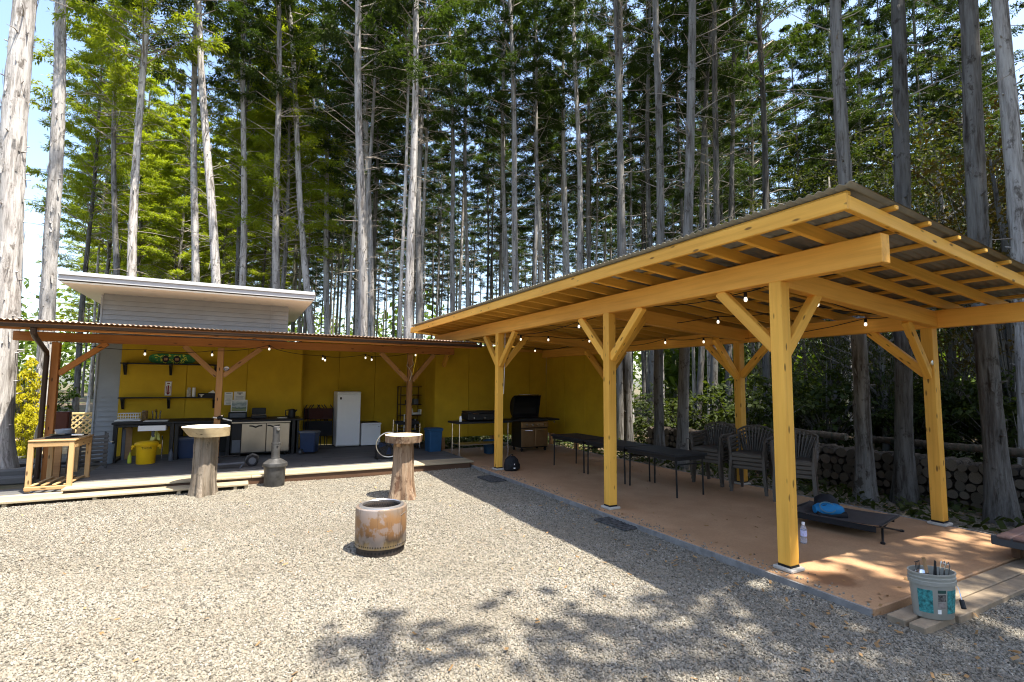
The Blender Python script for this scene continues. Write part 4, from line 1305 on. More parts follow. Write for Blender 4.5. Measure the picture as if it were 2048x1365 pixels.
# ---------------------------------------------------------------- stacked resin chairs
def resin_chair(label, loc, rz):
    t = thing('plastic_chair', label, 'chair', loc, rz, 'stacked taupe garden chairs')
    # seat faces -Y locally
    mb = MB()
    mb.box((0, 0, .41), (.43, .42, .022), ch=.008); mb.box((0, -.215, .385), (.44, .02, .05), ch=.006)
    part('seat', mb, CHAIRM, t)
    mb = MB()
    for k in range(11):                       # fan of slats
        u = (k - 5) / 5
        a = u * .36
        x0 = u * .13; L = .40 - .06 * abs(u) ** 2
        p = [Vector((x0, .20, .40)), Vector((x0 + math.sin(a) * L * .5, .235, .40 + math.cos(a) * L * .5)), Vector((x0 + math.sin(a) * L, .29, .40 + math.cos(a) * L))]
        mb.tube(p, [.010, .0115, .012], 5)
    top = []
    for k in range(15):
        u = (k - 7) / 7
        a = u * .40
        L = .415 - .06 * abs(u) ** 2
        top.append((u * .14 + math.sin(a) * L, .292, .40 + math.cos(a) * L))
    mb.tube([(-.235, .20, .40), (-.25, .235, .55)] + top + [(.25, .235, .55), (.235, .20, .40)], .017, 6)
    part('backrest', mb, CHAIRM, t, True)
    for s in (-1, 1):
        mb = MB(); mb.loft([[(s * .21, -.2, .41), (s * .25, -.2, .41), (s * .25, -.16, .41), (s * .21, -.16, .41)], [(s * .235, -.235, 0), (s * .275, -.235, 0), (s * .275, -.185, 0), (s * .235, -.185, 0)]]); part('leg', mb, CHAIRM, t)
        mb = MB(); mb.loft([[(s * .20, .16, .41), (s * .24, .16, .41), (s * .24, .21, .41), (s * .20, .21, .41)], [(s * .23, .25, 0), (s * .265, .25, 0), (s * .265, .30, 0), (s * .23, .30, 0)]]); part('leg', mb, CHAIRM, t)
        mb = MB(); mb.tube([(s * .24, -.19, .40), (s * .265, -.2, .60), (s * .272, -.16, .635), (s * .268, .06, .64), (s * .25, .25, .66)], [.02, .022, .026, .024, .016], 6); part('armrest', mb, CHAIRM, t, True)
    return t
stacks = (((7.12, 6.12), R(-78), 'farthest stack'), ((7.12, 5.38), R(-70), 'middle stack'), ((7.10, 4.66), R(-62), 'stack beside the near front post'))
first = None
lv = ('lowest', 'second lowest', 'second highest', 'topmost')
for (x, y), rz, nm in stacks:
    for k in range(4):
        lab = '%s taupe garden chair in the %s under the pavilion' % (lv[k], nm)
        off = Vector((math.sin(rz), -math.cos(rz))) * (.018 * k)
        loc = (x + off.x, y + off.y, SZ + .062 * k)
        if first is None:
            first = resin_chair(lab, loc, rz)
        else:
            copy_thing(first, loc, rz, lab)

# ---------------------------------------------------------------- dog cot with bag, bottle, bucket, bench end
t = thing('camp_cot', 'low raised pet cot with dark mesh sling on crossed black legs', 'cot', (6.26, 3.56, SZ), R(12)); t.scale = (1, 1, .82)
mb = MB()
rings = []
NX, NY = 9, 7
for layer in (0, -.006):
    for i in range(NX):
        for j in range(NY):
            u = i / (NX - 1) * 2 - 1; v = j / (NY - 1) * 2 - 1
            sag = -.045 * (1 - u * u) * (1 - .4 * v * v) + .025 * abs(v) ** 3
            mb.v.append((u * .34, v * .47 * (1 - .03 * (1 - u * u)), .20 + sag + layer + .014 * math.sin(v * 6 + u * 2) * (1 - abs(u))))
n = NX * NY
for i in range(NX - 1):
    for j in range(NY - 1):
        a = i * NY + j
        mb.f.append((a, a + NY, a + NY + 1, a + 1)); mb.mi.append(0)
        mb.f.append((n + a, n + a + 1, n + a + NY + 1, n + a + NY)); mb.mi.append(0)
for i in range(NX - 1):
    for j in (0, NY - 1):
        a = i * NY + j; mb.f.append((a, n + a, n + a + NY, a + NY)); mb.mi.append(0)
for j in range(NY - 1):
    for i in (0, NX - 1):
        a = i * NY + j; mb.f.append((a, a + 1, n + a + 1, n + a)); mb.mi.append(0)
part('sling', mb, FABR, t, 'all')
for s in (-1, 1):
    mb = MB(); mb.box((s * .335, 0, .155), (.012, .84, .075), ch=.004); part('side_skirt', mb, BAGK, t)
for sy in (-1, 1):
    for sx in (-1, 1):
        mb = MB(); mb.tube([(sx * .36, sy * (.42 + .06), .012), (sx * .36 * -.0 + sx * .05, sy * .40, .10), (-sx * .33, sy * .40, .185)], .012, 7); part('leg', mb, BLK, t, True)
        mb = MB(); mb.lathe([(.022, 0), (.024, .02), (.012, .03), (0, .03)], 10, (sx * .36, sy * .48, 0)); part('foot_cap', mb, BLK, t, True)
    timber('end_bar', (-.34, sy * .46, .21), (.34, sy * .46, .21), .024, .024, BLK, t, ch=.006)
t = thing('sling_bag', 'bright blue and black soft bag lying on the dark cot', 'bag', (6.16, 3.66, .195), R(-38)); t.scale = (.82, .82, .82)
mb = MB(); mb.lathe([(0, -.19), (.07, -.185), (.115, -.12), (.13, 0), (.115, .12), (.07, .185), (0, .19)], 16); part('body', mb, BAGB, t, True, Matrix.Translation((0, 0, .075)) @ Matrix.Rotation(R(90), 4, 'Y') @ Matrix.Scale(.75, 4, (1, 0, 0)))
mb = MB(); mb.tube([(.10 * math.cos(a) - .04, .06 * math.sin(a) - .085, .125 + .06 * math.sin(a)) for a in [2 * math.pi * k / 18 for k in range(19)]], .008, 6); part('trim', mb, m_plain('grey teal trim', (.08, .16, .2), .6), t, True)
mb = MB(); mb.lathe([(0, 0), (.05, .004), (0, .012)], 16, sx=1.5, sy=.8); part('mesh_panel', mb, BAGK, t, True, Matrix.Translation((-.04, -.083, .126)) @ Matrix.Rotation(R(46), 4, 'X'))
mb = MB(); mb.lathe([(0, -.2), (.05, -.19), (.06, 0), (.05, .19), (0, .2)], 12); part('dark_base', mb, BAGK, t, True, Matrix.Translation((.02, -.06, .02)) @ Matrix.Rotation(R(90), 4, 'Y'))
t = thing('black_hat', 'black fleece bundle heaped behind the blue bag on the cot', 'bundle', (6.36, 3.80, .175))
mb = MB()
rr = random.Random(4)
mb.lathe([(0, 0), (.13, .005), (.15, .07), (.12, .16), (.06, .21), (0, .22)], 14)
mb.v = [(x * (1 + rr.uniform(-.12, .12)), y * (1 + rr.uniform(-.12, .12)), z) for x, y, z in mb.v]
part('fleece', mb, BAGK, t, 'all')
t = thing('water_bottle', 'clear plastic water bottle with white cap on the floor beside the near post', 'bottle', (5.29, 3.41, SZ))
mb = MB(); mb.lathe([(.026, 0), (.031, .006), (.031, .05), (.029, .055), (.031, .06), (.031, .14), (.028, .155), (.014, .185), (.0125, .2), (0, .2)], 18); part('body', mb, PET, t, True)
mb = MB(); mb.lathe([(.0317, .075), (.0317, .135)], 18, caps=False); part('label', mb, m_plain('lilac film label', (.55, .55, .78), .4, noise=.3, scale=50), t, True)
mb = MB(); mb.lathe([(.016, .19), (.016, .215), (0, .216)], 14); part('cap', mb, WHT, t, True)

# oval bucket
t = thing('bucket', 'oval beige plastic bucket with teal labels holding grill tools by the slab corner', 'bucket', (4.54, 1.965, 0.046), R(-27)); t.scale = (.87, .87, .87)
mb = MB()
sx_, sy_ = .185, .125
def oval(r, z, n=36): return [(r * sx_ * math.cos(2 * math.pi * k / n), r * sy_ * math.sin(2 * math.pi * k / n), z) for k in range(n)]
mb.loft([oval(.80, 0), oval(.83, .005), oval(.93, .265), oval(.99, .268), oval(1.0, .30), oval(.955, .303), oval(.965, .318), oval(.99, .32), oval(.99, .328), oval(.955, .331), oval(.965, .347), oval(1.0, .35), oval(1.0, .362), oval(.93, .362), oval(.90, .28), oval(.78, .015)], caps=True)
part('tub', mb, BUCK, t, True)
def wrap(a0, a1, z0, z1, off, nseg=8):
    m = MB(); inner = []; outer = []
    vs = []
    for k in range(nseg + 1):
        a = a0 + (a1 - a0) * k / nseg
        for z in (z0, z1):
            r = .83 + .10 * (z - .005) / .26 + off
            vs.append((r * sx_ * math.cos(a), r * sy_ * math.sin(a), z))
    m.add(vs, [(2 * k, 2 * k + 2, 2 * k + 3, 2 * k + 1) for k in range(nseg)])
    return m
for a0, a1 in ((R(-160), R(-119)), (R(-80), R(-30))):
    part('teal_label', wrap(a0, a1, .05, .235, .012), TEAL, t)
part('label_text', wrap(R(-106), R(-84), .215, .240, .012), m_plain('dark green print', (.03, .07, .06), .5), t)
part('label_photo', wrap(R(-106), R(-84), .15, .205, .012), m_plain('photo print', (.12, .11, .10), .5, noise=.8, scale=60), t)
part('label_text', wrap(R(-106), R(-86), .095, .145, .012), m_plain('taupe print', (.25, .22, .20), .5, noise=.3, scale=50), t)
part('barcode', wrap(R(-108), R(-98), .05, .085, .012), PAPER, t)
mb = MB(); mb.tube([(.19, 0, .27), (.20, -.03, .22), (.19, -.07, .12), (.175, -.08, .10)], .004, 5); hd = part('wire_handle', mb, CHR, t, True)
mb = MB(); mb.tube([(.20, -.05, .14), (.185, -.085, .085)], .018, 8); part('grip', mb, BLK, hd, True)
bl = Matrix.Translation((4.54, 1.965, .046)) @ Matrix.Rotation(R(-27), 4, 'Z') @ Matrix.Scale(.87, 4)
def in_bucket(p): return tuple(bl @ Vector(p))
t = thing('basting_brush', 'brush with a pale wooden handle poking out of the beige bucket', 'brush', in_bucket((-.01, .02, .05)))
mb = MB(); mb.tube([(.03, 0, 0), (.0, .0, .2), (-.035, .01, .36)], [.014, .013, .012], 8); part('handle', mb, WCUT, t, True)
mb = MB(); mb.lathe([(.02, 0), (.028, .06), (.02, .07)], 8, (.03, 0, -.045)); part('bristles', mb, BLK, t, True)
for i, (p, lean, lab) in enumerate((((.07, .02, .03), .05, 'wire tongs with curled ends at the right side of the beige bucket'), ((.10, -.01, .03), .03, 'second pair of wire tongs at the right rim of the beige bucket'))):
    t = thing('tongs', lab, 'tongs', in_bucket(p), R(-20), 'tongs in the bucket')
    for s in (-1, 1):
        mb = MB(); mb.tube([(0, 0, 0), (s * .012 + lean * .4, 0, .2), (s * .022 + lean, 0, .32), (s * .012 + lean, 0, .345), (s * .004 + lean, 0, .33)], .0035, 6); part('arm', mb, CHR, t, True)
t = thing('spatula', 'dark spatula blade standing in the middle of the beige bucket', 'spatula', in_bucket((.03, .0, .03)))
mb = MB(); mb.tube([(0, 0, 0), (.01, 0, .26)], .006, 6); part('handle', mb, BLK, t, True)
mb = MB(); mb.add([(-.02, 0, .25), (.03, 0, .25), (.04, .004, .345), (.015, .004, .355), (-.02, .003, .25), (.03, .003, .25), (.04, .007, .345), (.015, .007, .355)], [(0, 1, 2, 3), (7, 6, 5, 4), (0, 4, 5, 1), (1, 5, 6, 2), (2, 6, 7, 3), (3, 7, 4, 0)]); part('blade', mb, BLK, t)
t = thing('ladle', 'shiny metal ladle bowl at the left inside of the beige bucket', 'ladle', in_bucket((-.08, .02, .04)))
mb = MB(); mb.lathe([(0, 0), (.03, .008), (.048, .03), (.052, .05), (.048, .05), (.028, .014), (0, .006)], 16, (0, -.01, .22), sy=.8); part('bowl', mb, CHR, t, True)
mb = MB(); mb.tube([(.04, 0, .24), (.03, .02, .0)], .005, 6); part('handle', mb, CHR, t, True)
t = thing('skewers', 'small black pegged skewer ends hooked over the back rim of the bucket', 'skewers', in_bucket((-.06, .06, .1)))
for k in range(4):
    mb = MB(); mb.tube([(k * .018, 0, 0), (k * .018 + .004, .02, .255)], .002, 5); mb.lathe([(0, -.006), (.007, 0), (0, .006)], 8, (k * .018 + .004, .02, .262)); part('skewer', mb, BLK, t, True)

# bench end at right edge
t = thing('plank_bench', 'low dark plank bench jutting in at the right end of the floor', 'bench', (6.44, 1.82, SZ), R(2))
for k in range(4):
    timber('plank', (-0.0, .02 + k * .115, .225), (1.9, .02 + k * .115, .225), .108, .04, m_wood('mauve brown plank', (.24, .15, .12), (.16, .09, .075), knots=False) if k == 0 else bpy.data.materials['mauve brown plank'], t)
timber('end_rail', (.015, -.03, .19), (.015, .46, .19), .03, .085, m_plain('dark grey end paint', (.05, .055, .06), .6), t); timber('side_rail', (0.03, -.045, .185), (1.9, -.045, .185), .03, .09, m_plain('dark grey paint', (.05, .055, .06), .6), t)
for x in (.3, 1.6):
    for y in (.03, .36):
        timber('leg', (x, y, 0), (x, y, .2), .07, .07, WDK, t, up=(0, 1, 0))

# ---------------------------------------------------------------- fire pit, stump tables, smoker
t = thing('fire_pit', 'round heat stained steel fire pit drum on the sunlit gravel', 'fire pit', (1.33, 5.33, .005), R(20)); t.scale = (.96, .96, 1.13)
mb = MB(); mb.lathe([(.262, .062), (.265, .066), (.265, .385), (.262, .392), (.235, .398), (.232, .39)], 64, caps=False); part('drum', mb, RUSTY, t, True)
mb = MB(); mb.lathe([(.236, .393), (.232, .405), (.205, .412), (.198, .405), (.2, .385)], 56, caps=False); part('flame_ring', mb, BURNER, t, True)
mb = MB(); mb.lathe([(.2, .39), (.196, .30), (.196, .1), (.0, .1)], 48, caps=False); ins = part('inner_wall', mb, SOOT, t, True)
mb = MB()
for k in range(44):
    a = 2 * math.pi * k / 44
    mb.box((.194 * math.cos(a), .194 * math.sin(a), .27), (.004, .006, .18), rz=a)
    mb.disc((.1955 * math.cos(a + .07), .1955 * math.sin(a + .07), .365), .0075, (-math.cos(a + .07), -math.sin(a + .07), 0), 8, .001)
part('wall_ribs', mb, BLK, ins)
mb = MB()
for k in range(64):
    a = 2 * math.pi * k / 64
    mb.disc((.2652 * math.cos(a), .2652 * math.sin(a), .085), .0065, (math.cos(a), math.sin(a), 0), 8, .0012)
part('vent_holes', mb, BLK, t)
mb = MB(); mb.lathe([(.235, 0), (.245, .0), (.248, .06), (.262, .062)], 56, caps=False); st = part('stand_ring', mb, SOOT, t, True)
mb = MB()
for k in range(40):
    a = 2 * math.pi * k / 40
    mb.disc((.2465 * math.cos(a), .2465 * math.sin(a), .03), .0115, (math.cos(a), math.sin(a), 0), 8, .0015)
part('stand_holes', mb, BLK, st)
mb = MB(); mb.tube([(.266 * math.cos(a), .266 * math.sin(a), .335 + .012 * math.sin((a + 1.3) * 5)) for a in [(-1.35 + .05 * k) for k in range(9)]], .003, 5); part('embossed_mark', mb, BURNER, t, True)

def stump_table(label, loc, rz, trunk, top, h, mats, disc_mats, holes=False):
    t = thing('stump_table', label, 'table', loc, rz, 'tree stump tables')
    rr = random.Random(int(loc[0] * 100))
    n = 36; mb = MB(); rings = []
    ph = [rr.uniform(0, 6) for _ in range(5)]
    for z in np.linspace(-.02, h, 22):
        ring = []
        for k in range(n):
            a = 2 * math.pi * k / n
            r = trunk[1] + (trunk[0] - trunk[1]) * (1 - z / h) ** 1.6
            fl = max(0, 1 - z / (h * .5)) ** 2.5
            r += .055 * fl * max(0, math.sin(3 * a + ph[0])) + .03 * fl * math.sin(5 * a + ph[1])
            r += .007 * math.sin(7 * a + ph[2] + z * .8) + .006 * math.sin(13 * a + ph[3] - z) + rr.uniform(-.0025, .0025)
            ring.append((r * math.cos(a), r * math.sin(a), z))
        rings.append(ring)
    mb.loft(rings); part('trunk', mb, mats, t, True)
    mb = MB()
    (r0, r1, th_, wob, el) = top
    oo = .06 if r1 > .3 else 0.0
    def dring(r, z, rough, off=0.0):
        out = []
        for k in range(48):
            a = 2 * math.pi * k / 48
            q = r * (1 + wob * math.sin(2 * a + ph[4]) + wob * .6 * math.sin(5 * a + ph[1]) + rough * rr.uniform(-1, 1))
            out.append((q * math.cos(a) * el + off * .883, q * math.sin(a) - off * .469, z))
        return out
    mb.loft([dring(r0, h, .006, oo), dring(r0 * .6 + r1 * .4, h + th_ * .33, .016, oo * .6), dring(r0 * .3 + r1 * .7, h + th_ * .66, .016, oo * .3), dring(r1, h + th_, .004)], caps=False)
    part('disc_bark', mb, disc_mats[0], t, True)
    mb = MB(); mb.loft([dring(r1 * .995, h + th_ - .003, 0), dring(r1 * .985, h + th_ + .003, 0)]); part('disc_top', mb, disc_mats[1], t)
    mb = MB(); mb.loft([dring(r0 * .99, h + .001, 0, oo), dring(r0 * .99, h + .004, 0, oo)]); part('disc_underside', mb, disc_mats[1], t)
    return t
stump_table('stump table with a thin round sawn disc top near the pavilion', (2.20, 7.60, 0), 0, (.175, .145), (.262, .275, .105, .012, 1.0), .815, STUMPB, (STUMPB, ENDP))
mbx = MB(); mbx.box((-.115, -.13, .79), (.045, .06, .05), ch=.004)
o = part('wood_block', mbx, WCUT, [x for x in bpy.data.objects if x.name.startswith('stump_table')][0])
stump_table('taller stump table with a wide pale slab top of uneven outline beside the deck step', (-.43, 9.12, 0), 0, (.17, .155), (.275, .335, .14, .05, 1.0), .87, STUMPG, (m_wood('pale slab edge', (.42, .34, .21), (.27, .20, .11), knots=True), ENDW))
t = thing('smoker', 'sooty galvanised drum smoker with a tall chimney at the deck edge', 'smoker', (.56, 9.36, 0))
mb = MB(); mb.lathe([(.150, 0), (.155, .01), (.165, .32), (.16, .325)], 32); part('drum', mb, GREYSTEEL, t, True)
mb = MB(); mb.lathe([(.188, .315), (.192, .33), (.185, .37), (.12, .415), (.075, .435), (.07, .44)], 32, caps=False); part('lid', mb, GREYSTEEL, t, True)
mb = MB(); mb.lathe([(.066, .43), (.066, .69)], 20); mb.lathe([(.072, .44), (.072, .46)], 20); mb.lathe([(.071, .675), (.071, .695)], 20); part('lower_pipe', mb, GREYSTEEL, t, True)
mb = MB(); mb.lathe([(.056, .69), (.056, .95), (.03, .965), (0, .968)], 20); up_ = part('upper_pipe', mb, GREYSTEEL, t, True)
mb = MB(); mb.disc((.018, -.062, .635), .016, (.2, -1, 0), 12, .008); part('damper', mb, BLK, t)
mb = MB(); mb.lathe([(.022, 0), (.022, .03), (.014, .03), (.014, .005)], 14); part('outlet', mb, CHR, up_, True, Matrix.Translation((.02, -.045, .92)) @ Matrix.Rotation(R(90), 4, 'X'))

# ---------------------------------------------------------------- bench table at left and clutter round it
t = thing('work_bench', 'open framed pine bench with slatted lower shelf on the deck step', 'bench', (-2.68, 9.84, 0.085), R(-4))
W_, L_, H_ = .54, .80, .735
for x in (.035, W_ - .035):
    for y in (.035, L_ - .035):
        timber('leg', (x, y, 0.0 if y < .1 else .06), (x, y, H_ - .03), .065, .045, WT, t, up=(0, 1, 0))
for y in (.028, L_ - .028):
    timber('end_rail', (0, y, H_ - .065), (W_, y, H_ - .065), .03, .07, WT, t)
    timber('foot_rail', (0, y - .005 * (1 if y < .1 else -1), .045), (W_, y - .005 * (1 if y < .1 else -1), .045), .06, .05, WT, t)
for x in (.012, W_ - .012):
    timber('side_rail', (x, .05, H_ - .08), (x, L_ - .05, H_ - .08), .024, .095, WT, t)
for k in range(4):
    timber('top_board', (0, .0 + .1 + k * .2, H_ - .012), (W_ + .012, .1 + k * .2, H_ - .012), .196, .024, WT, t)
for k in range(4):
    x = .075 + k * .13
    timber('slat', (x, .02, .082), (x, L_ - .02, .082), .05, .022, WT, t)
solo('rubber_cloth', (lambda m: (m.loft([[(-.16, -.28, 0), (.14, -.24, 0), (.20, .26, 0), (-.17, .3, 0)], [(-.15, -.27, .02), (.13, -.23, .03), (.19, .25, .012), (-.16, .29, .02)]]), m)[1])(MB()), BAGK, 'black cloth spread over the pine bench', 'cloth', (-2.36, 10.3, .822), -.1)
t = thing('grey_tub', 'pale grey tub at the back of the pine bench', 'tub', (-2.44, 10.52, .845))
mb = MB(); mb.lathe([(.085, 0), (.11, .06), (.115, .075), (.105, .075), (.08, .01)], 20); part('tub', mb, m_plain('pale grey plastic', (.35, .38, .42), .5), t, True)
t = thing('frying_pan', 'grey metal plate with clutter on the pine bench', 'plate', (-2.42, 10.18, .85))
mb = MB(); mb.lathe([(.05, 0), (.11, .018), (.112, .022), (.05, .006)], 20); part('plate', mb, ALU, t, True)
mb = MB(); mb.tube([(.08, -.02, .02), (.2, -.06, .025)], .012, 7); part('handle', mb, BLK, t, True)
solo('garden_glove', (lambda m: (m.box((0, 0, .012), (.09, .06, .024), ch=.01), m.tube([(.04, .02, .012), (.09, .03, .012)], .011, 6), m.tube([(.04, 0, .012), (.1, 0, .012)], .011, 6), m.tube([(.04, -.02, .012), (.09, -.03, .012)], .011, 6), m)[4])(MB()), PAPER, 'small pale glove beside the plate on the pine bench', 'glove', (-2.20, 10.08, .85))
# items behind the bench
def planks(label, loc, w, h, mat, rz=0, tilt=-4):
    mb = MB(); mb.box((0, 0, h / 2), (w, .03, h), ch=.003, rot=None)
    o = solo('leaning_plank', mb, mat, label, 'plank', loc, rz)
    o.rotation_euler = (R(tilt), 0, rz)
    return o
planks('broad brown plank leaning on the left canopy post', (-2.66, 11.2, .02), .10, .75, WKP)
planks('narrow dark plank leaning right of the left canopy post', (-2.50, 11.2, .145), .07, .72, WDK)
planks('tan plank leaning behind the pine bench', (-2.42, 11.25, .145), .06, .74, WT)
t = thing('slatted_crate', 'weathered grey slatted crate behind the pine bench', 'crate', (-2.24, 11.5, DZ), R(16))
for k in range(8):
    timber('slat', (-.2, 0, .08 + k * .068), (.2, 0, .08 + k * .068), .02, .045, WDG, t)
for x in (-.18, .18):
    timber('crate_post', (x, .02, 0), (x, .02, .62), .03, .03, WDG, t, up=(0, 1, 0)); timber('crate_post', (x, .3, 0), (x, .3, .62), .03, .03, WDG, t, up=(0, 1, 0))
t = thing('white_pail', 'dull blue grey pail beside the grey siding corner', 'pail', (-2.16, 12.15, DZ))
mb = MB(); mb.lathe([(.09, 0), (.10, .01), (.115, .36), (.12, .37), (.105, .36), (.09, .02)], 20); part('tub', mb, m_plain('pale blue plastic', (.22, .28, .36), .5), t, True)
mb = MB(); mb.tube([(-.115, 0, .34), (-.09, -.02, .40), (0, -.03, .42), (.09, -.02, .40), (.115, 0, .34)], .006, 6); part('bail', mb, CHR, t, True)
t = thing('clamp_bar', 'steel bar clamp hanging in front of the grey slatted crate', 'clamp', (-2.34, 10.75, .25))
mb = MB(); mb.tube([(0, 0, 0), (0, 0, .5)], .009, 6); part('bar', mb, CHR, t, True)
mb = MB(); mb.box((.0, -.01, .44), (.05, .03, .06), ch=.006); mb.box((-.03, 0, .36), (.1, .02, .02)); part('jaw', mb, BLK, t)
t = thing('hose_box', 'dark red box fixed behind the left canopy post', 'box', (-2.86, 12.1, .78))
mb = MB(); mb.box((0, 0, .17), (.26, .18, .34), ch=.01); part('body', mb, m_plain('maroon metal', (.085, .022, .014), .5), t)
mb = MB(); mb.box((0, -.094, .17), (.22, .01, .3), ch=.004); part('door', mb, m_plain('maroon door', (.10, .028, .016), .5), t)
timber('stand', (0, .02, -.78), (0, .02, 0), .08, .08, WDK, t, up=(0, 1, 0))
# tree ring stones
for k in range(9):
    a = R(195 + k * 21)
    mb = MB(); mb.box((0, 0, .05), (.24, .16, .13), ch=.03)
    solo('kerb_stone', mb, STONE, 'grey kerb stone in the ring round the big left tree', 'stone', (-3.92 + .62 * math.cos(a), 12.71 + .62 * math.sin(a), 0), a + R(90), 'kerb stones round the left tree')
for k, (lab, yy, zz) in enumerate((('lower grey timber edging in front of the big left tree', 11.35, .05), ('upper grey timber edging in front of the big left tree', 11.62, .13))):
    mb = MB(); mb.box((0, 0, 0), (1.0, .2, .12), ch=.02)
    solo('edging_timber', mb, WDG, lab, 'edging', (-3.55, yy, zz), .02, 'timber edgings')

# lattice fence behind
def lattice(label, x0, x1, y, z0, z1, dy=0):
    t = thing('lattice_fence', label, 'fence', (x0, y, 0))
    L = x1 - x0; h = z1 - z0
    for zz in (z0, z1):
        timber('rail', (0, 0, zz), (L, dy, zz), .04, .05, WL, t)
    k = int(math.ceil(L / 1.3))
    for i in range(k + 1):
        timber('fence_post', (L * i / k, dy * i / k + .03, -.05), (L * i / k, dy * i / k + .03, z1 + .04), .06, .06, WL, t, up=(0, 1, 0))
    st = .135
    for sgn, off in ((1, -.012), (-1, .006)):
        q = -h
        while q < L:
            a0 = max(q, 0); a1 = min(q + h, L)
            if a1 - a0 > .05:
                za = (a0 - q); zb2 = (a1 - q)
                if sgn < 0: za, zb2 = h - za, h - zb2
                timber('slat', (a0, off + dy * a0 / L, z0 + za), (a1, off + dy * a1 / L, z0 + zb2), .006, .036, WL, t, up=(0, 0, 1), ch=0)
            q += st
    return t
lattice('pale diagonal lattice fence left of the house behind the yellow green shrub', -6.4, -3.2, 17.2, .18, .82, .1)
# garden hose on the second tree
t = thing('garden_hose', 'pale hose coil hanging beside the dark red box behind the bench', 'hose', (-2.98, 12.1, .72))
for k in range(4):
    mb = MB(); mb.tube([((.12 - .012 * k) * math.cos(a) - .1, .01 * k + .005 * math.sin(a * 3), .24 * math.sin(a) + .03 * k) for a in [2 * math.pi * j / 22 for j in range(23)]], .011, 6); part('coil', mb, HOSE, t, True)
mb = MB(); mb.tube([(-.1, -.02, -.2), (-.05, -.3, -.45), (0.03, -.6, -.62), (.0, -.9, -.64)], .011, 6); part('loose_end', mb, HOSE, t, True)

# ---------------------------------------------------------------- forest
def trunk_mesh(name, h, r0, lean, seed, n=12, step=0.55, mat=BARK, flare=0.5, flakes=0):
    rr = random.Random(seed)
    k = int(h / step)
    p1, p2 = rr.uniform(0, 6), rr.uniform(0, 6)
    ph = [rr.uniform(0, 6) for _ in range(4)]
    mb = MB(); rings = []
    for i in range(k + 1):
        z = h * i / k - (0.15 if i == 0 else 0)
        u = i / k
        wx = lean[0] * z + 0.05 * math.sin(z * .5 + p1) * min(1, z / 3); wy = lean[1] * z + 0.05 * math.sin(z * .43 + p2) * min(1, z / 3)
        r = r0 * (1 - .72 * u) * (1 + flare * max(0, 1 - z / 1.1) ** 2)
        ring = []
        for j in range(n):
            a = 2 * math.pi * j / n
            q = r * (1 + .05 * math.sin(3 * a + ph[0] + z * .3) + .045 * math.sin(5 * a + ph[1] - z * .5) + rr.uniform(-.045, .045) + .16 * flare * max(0, 1 - z / .9) * max(0, math.sin(4 * a + ph[2])))
            ring.append((wx + q * math.cos(a), wy + q * math.sin(a), z))
        rings.append(ring)
    mb.loft(rings, caps=False)
    for _ in range(flakes):          # peeling strips of bark and branch stubs
        z = rr.uniform(.6, h * .8); a = rr.uniform(0, 6.28); u = z / h
        r = r0 * (1 - .72 * u) * 1.02
        c = Vector((lean[0] * z + 0.05 * math.sin(z * .5 + p1) * min(1, z / 3), lean[1] * z + 0.05 * math.sin(z * .43 + p2) * min(1, z / 3), z))
        d = Vector((math.cos(a), math.sin(a), 0)); s = Vector((-math.sin(a), math.cos(a), 0))
        w = rr.uniform(.012, .035); L = rr.uniform(.1, .38); o = rr.uniform(.01, .05)
        if rr.random() < .3:
            mb.tube([c + d * r * .8, c + d * (r + rr.uniform(.03, .09)) + Vector((0, 0, .02))], [.016, .01], 5)
        else:
            f = 1 if rr.random() < .5 else -1
            mb.add([c + d * r - s * w, c + d * r + s * w, c + d * (r + o) + s * w * .6 + Vector((0, 0, f * L)), c + d * (r + o) - s * w * .5 + Vector((0, 0, f * L * .9))], [(0, 1, 2, 3)])
    return mb.mesh(name, mat, 'all')
def axis_at(lean, z, seed):
    rr = random.Random(seed); p1, p2 = rr.uniform(0, 6), rr.uniform(0, 6)
    return Vector((lean[0] * z + 0.05 * math.sin(z * .5 + p1) * min(1, z / 3), lean[1] * z + 0.05 * math.sin(z * .43 + p2) * min(1, z / 3), z))
def dead_mesh(z0, z1, count, r0, h, lean, seed, lmax=1.3):
    rr = random.Random(seed * 3 + 1); mb = MB()
    for _ in range(count):
        z = z0 + (z1 - z0) * rr.random() ** .7
        a = rr.uniform(0, 6.28); L = rr.uniform(.15, lmax) * (.35 + .65 * (z - z0) / (z1 - z0))
        c = axis_at(lean, z, seed); d = Vector((math.cos(a), math.sin(a), 0)); rad = r0 * (1 - .72 * z / h)
        up_ = rr.uniform(-.25, .7)
        p0 = c + d * rad * .7
        p1 = p0 + (d + Vector((0, 0, up_))) * L * .5
        p2 = p1 + (d + Vector((rr.uniform(-.4, .4), rr.uniform(-.4, .4), up_ - rr.uniform(-.2, .5)))) * L * .5
        t0 = rr.uniform(.007, .014)
        mb.tube([p0, p1, p2], [t0, t0 * .7, t0 * .25], 4, caps=False)
        if L > .5:
            e = Vector((rr.uniform(-1, 1), rr.uniform(-1, 1), rr.uniform(-.2, .6))).normalized()
            mb.tube([p1, p1 + e * L * .35], [t0 * .6, t0 * .2], 3, caps=False)
    return mb.mesh('dead_branches', TWIG, 'all')

